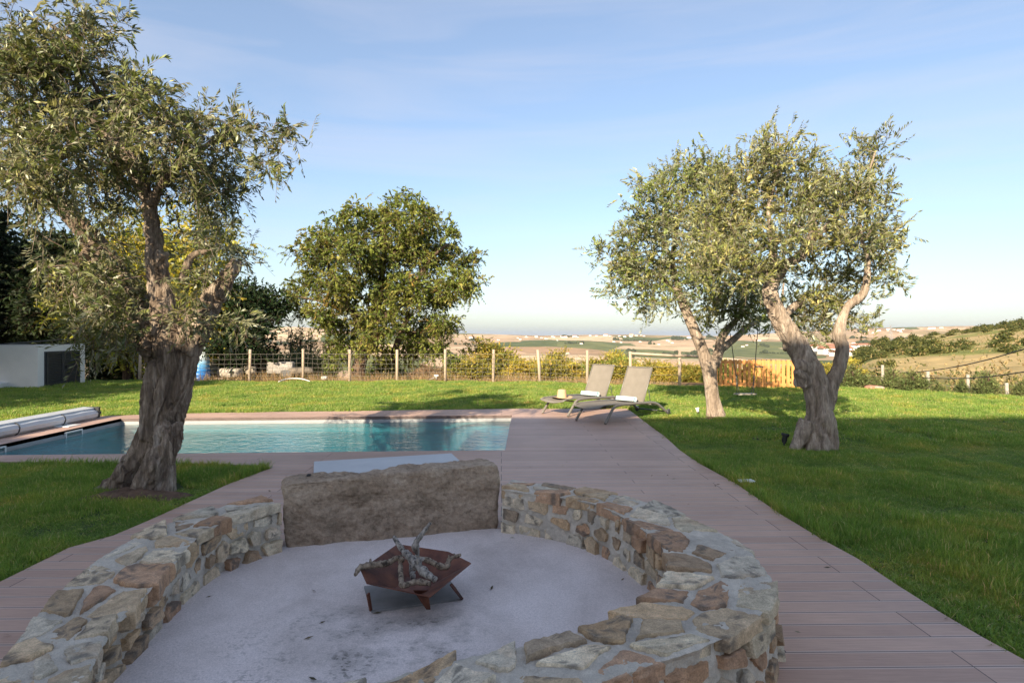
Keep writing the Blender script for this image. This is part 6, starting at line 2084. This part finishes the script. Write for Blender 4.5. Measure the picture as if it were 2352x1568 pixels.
wall_w = simple('village_white', [(.3, (.66, .64, .60)), (.7, (.78, .76, .72))], .1, .9, 0)
roof_r = simple('village_tile', [(.3, (.34, .15, .09)), (.7, (.46, .22, .14))], .3, .9, 0)
win_d = simple('village_window', [(.3, (.06, .06, .07)), (.7, (.09, .09, .10))], .3, .4, 0)
def village_house(w, d, h, label, group, k):
    """simple far house: walls with window openings marked, pitched roof with eaves"""
    me = MB()
    me.box((0, 0, h / 2), (w, d, h))
    rh = h * .34
    r = [Vector((x * w * .54, y * d * .56, h - .05)) for x in (-1, 1) for y in (-1, 1)] + [Vector((-w * .54, 0, h + rh)), Vector((w * .54, 0, h + rh))]
    n0 = len(me.f)
    me.add(r, [(0, 2, 5, 4), (3, 1, 4, 5), (0, 4, 1), (2, 3, 5), (0, 1, 3, 2)])
    n1 = len(me.f)
    for i in range(3):
        for fl in range(max(1, int(h // 3))):
            me.box((-w * .32 + i * w * .32, -d / 2 - .02, 1.6 + fl * 3), (w * .11, .12, 1.3))
    m2 = bpy.data.meshes.new('village_house')
    m2.from_pydata(me.v, [], me.f)
    for mt_ in (wall_w, roof_r, win_d): m2.materials.append(mt_)
    for i, p in enumerate(m2.polygons): p.material_index = 0 if i < n0 else 1 if i < n1 else 2
    o = bpy.data.objects.new('village_house', m2)
    C.objects.link(o)
    return tag(o, label, 'house', group)
HG = 'white houses scattered over the far hills'
hp = [village_house(11, 9, 5.5, 'tiny white house on the far hills', HG, 0), village_house(16, 10, 7, 'tiny white house on the far hills', HG, 1), village_house(9, 8, 4, 'tiny white house on the far hills', HG, 2)]
used = set()
def y_to_dist(px, py):
    """distance at which the sight line through that point first meets the terrain"""
    u = (px - CX) / F
    Ys_ = np.exp(np.linspace(math.log(60), math.log(2990), 900))
    zz_ = terrain_z(np.full_like(Ys_, u), Ys_)
    ray = CH - (py - HZ) / F * Ys_
    hit = np.nonzero(zz_ >= ray)[0]
    return float(Ys_[hit[0]]) if len(hit) else 2990.0
clus = [(1300, 773, 70, 3, 26), (1390, 771, 50, 3, 16), (1480, 770, 55, 3, 22), (1230, 776, 40, 4, 10), (1440, 785, 60, 8, 12), (1160, 778, 60, 6, 8), (1540, 782, 40, 8, 8), (1900, 775, 60, 14, 14), (2060, 756, 60, 4, 18), (2150, 753, 40, 3, 12), (1990, 760, 40, 4, 10), (1690, 790, 40, 16, 8), (1760, 778, 40, 10, 8), (1270, 800, 60, 14, 7), (1600, 776, 40, 5, 8)]
for (cx_, cy_, sx2, sy2, n) in clus:
    for k in range(int(n * .42)):
        px, py = rf.gauss(cx_, sx2 * .6), cy_ + abs(rf.gauss(0, sy2 * .7))
        Y = min(y_to_dist(px, py), 2985)
        if Y < 500: Y = rf.uniform(700, 1500)
        x = (px - CX) / F * Y
        s = rf.uniform(.75, 1.25) * (1.0 if Y > 2500 else .75)
        drop(hp, used, x, Y, ground_at(x, Y) - .4, s, None, None, rf.uniform(-.7, .7))
# nearer white blocks in the valley town
TG = 'white town buildings in the valley'
tp_ = [village_house(15, 11, 6.5, 'white building of the valley town seen over the picket gate', TG, 3), village_house(22, 12, 6, 'white building of the valley town seen over the picket gate', TG, 4)]
used = set()
town = [(1665, 838, 640), (1690, 845, 600), (1660, 850, 560), (1812, 826, 700), (1836, 834, 650), (1640, 842, 620), (1705, 832, 700), (1565, 840, 640), (1548, 848, 560), (1580, 845, 580), (1600, 838, 640), (1620, 846, 570), (1790, 838, 640), (1750, 842, 600), (1725, 838, 640), (1520, 842, 620), (1770, 825, 760), (1740, 822, 800)]
for px, py, Y in town:
    x = (px - CX) / F * Y
    drop(tp_, used, x, Y, ground_at(x, Y) - .3, rf.uniform(.75, 1.1), None, None, rf.uniform(-.5, .5))
LG = 'long white halls behind the nearest right-hand olive'
lb_ = [village_house(34, 14, 7, 'long white hall on the slope between the right-hand olive and the scrub hill', LG, 5)]
used = set()
for px, py, Y in ((1893, 800, 620), (1918, 806, 560), (1950, 798, 680), (1985, 796, 640), (1870, 804, 640), (1935, 810, 520)):
    x = (px - CX) / F * Y
    z = CH - (py - HZ) / F * Y
    drop(lb_, used, x, Y, max(ground_at(x, Y) - .3, z - 3), rf.uniform(.55, .9), None, None, rf.uniform(-.4, .4))
# lattice pylon behind the right olive
py_m = simple('pylon_steel', [(.3, (.22, .23, .24)), (.7, (.30, .31, .32))], 1, .6, 0)
def pylon(px, top, Y, H, label):
    x = (px - CX) / F * Y
    zt = CH - (top - HZ) / F * Y
    z0 = zt - H
    m = MB()
    lv = [(0, .13), (.3, .085), (.55, .045), (.75, .03), (1, .008)]
    pts = [[Vector((x + sx * r * H, Y + sy * r * H, z0 + t * H)) for sx, sy in ((-1, -1), (1, -1), (1, 1), (-1, 1))] for t, r in lv]
    for k in range(4):
        for j in range(len(lv) - 1): m.tube([pts[j][k], pts[j + 1][k]], .16, 4)
        for j in range(len(lv) - 1):
            m.tube([pts[j][k], pts[j + 1][(k + 1) % 4]], .09, 4)
            m.tube([pts[j][(k + 1) % 4], pts[j + 1][k]], .09, 4)
    tw_ = m.build('tower', py_m, None)
    t = thing('electricity_pylon', label, 'pylon', (x, Y, z0))
    set_parent(tw_, t)
    for tt2, ln in ((.70, .17), (.82, .13), (.93, .09)):
        MB().tube([(x - ln * H, Y, z0 + tt2 * H), (x + ln * H, Y, z0 + tt2 * H)], .14, 4).build('cross_arm', py_m, t)
pylon(2046, 746, 900, 38, 'grey lattice pylon on the skyline right of the nearest right-hand olive')
pylon(1862, 772, 700, 30, 'grey lattice pylon rising behind the forked trunk of the nearest right-hand olive')

# ------------------------------------------------------------------ the air between
hz_m, nt, N, L, b = new_mat('haze_air')
N.remove(b)
pv = N.new('ShaderNodeVolumePrincipled')
pv.inputs['Color'].default_value = (.80, .87, 1.0, 1)
pv.inputs['Density'].default_value = HAZE_D
pv.inputs['Anisotropy'].default_value = 0.2
L.new(pv.outputs[0], N['Material Output'].inputs['Volume'])
hz = MB().box((0, 11800, -43), (70000, 25000, 224)).build('haze', hz_m)
tag(hz, kind='stuff')

# fallen olive leaves and twigs on floor, deck and wall foot
rl = np.random.default_rng(55)
nl_ = 80
lx, ly_ = rl.uniform(-3.0, 3.2, nl_), rl.uniform(2.2, 8.0, nl_)
ra_ = rl.uniform(0, 6.28, nl_)
rr2 = np.hypot(lx - PC[0], ly_ - PC[1]); tha_ = np.arctan2(ly_ - PC[1], lx - PC[0])
okl = ((rr2 < r_in(tha_) - .08) | (rr2 > r_out(tha_) + .1)) & (in_poly(lx, ly_, deck_poly))
lx, ly_, ra_ = lx[okl], ly_[okl], ra_[okl]
lz = np.where(np.hypot(lx - PC[0], ly_ - PC[1]) < 1.6, .016, .006)
d2 = np.stack([np.cos(ra_), np.sin(ra_), 0 * ra_], 1); s2 = np.stack([-np.sin(ra_), np.cos(ra_), 0 * ra_], 1)
c2 = np.stack([lx, ly_, lz], 1)
ll_ = rl.uniform(.018, .035, len(lx))[:, None]
lv = np.stack([c2 - d2 * ll_, c2 + s2 * ll_ * .22 + (0, 0, .004), c2 + d2 * ll_ + (0, 0, .003), c2 - s2 * ll_ * .22], 1).reshape(-1, 3)
lc = np.repeat(np.array(((.10, .08, .05), (.16, .12, .07), (.08, .07, .045), (.30, .27, .20)))[rl.integers(0, 4, len(lx))], 4, 0)
tag(mesh_np('fallen_leaves', lv, np.arange(len(lx) * 4).reshape(-1, 4), np.full(len(lx), 4), dry_m, col=lc), 'dry fallen olive leaves scattered on the pit floor and the deck', 'leaves', kind='stuff')
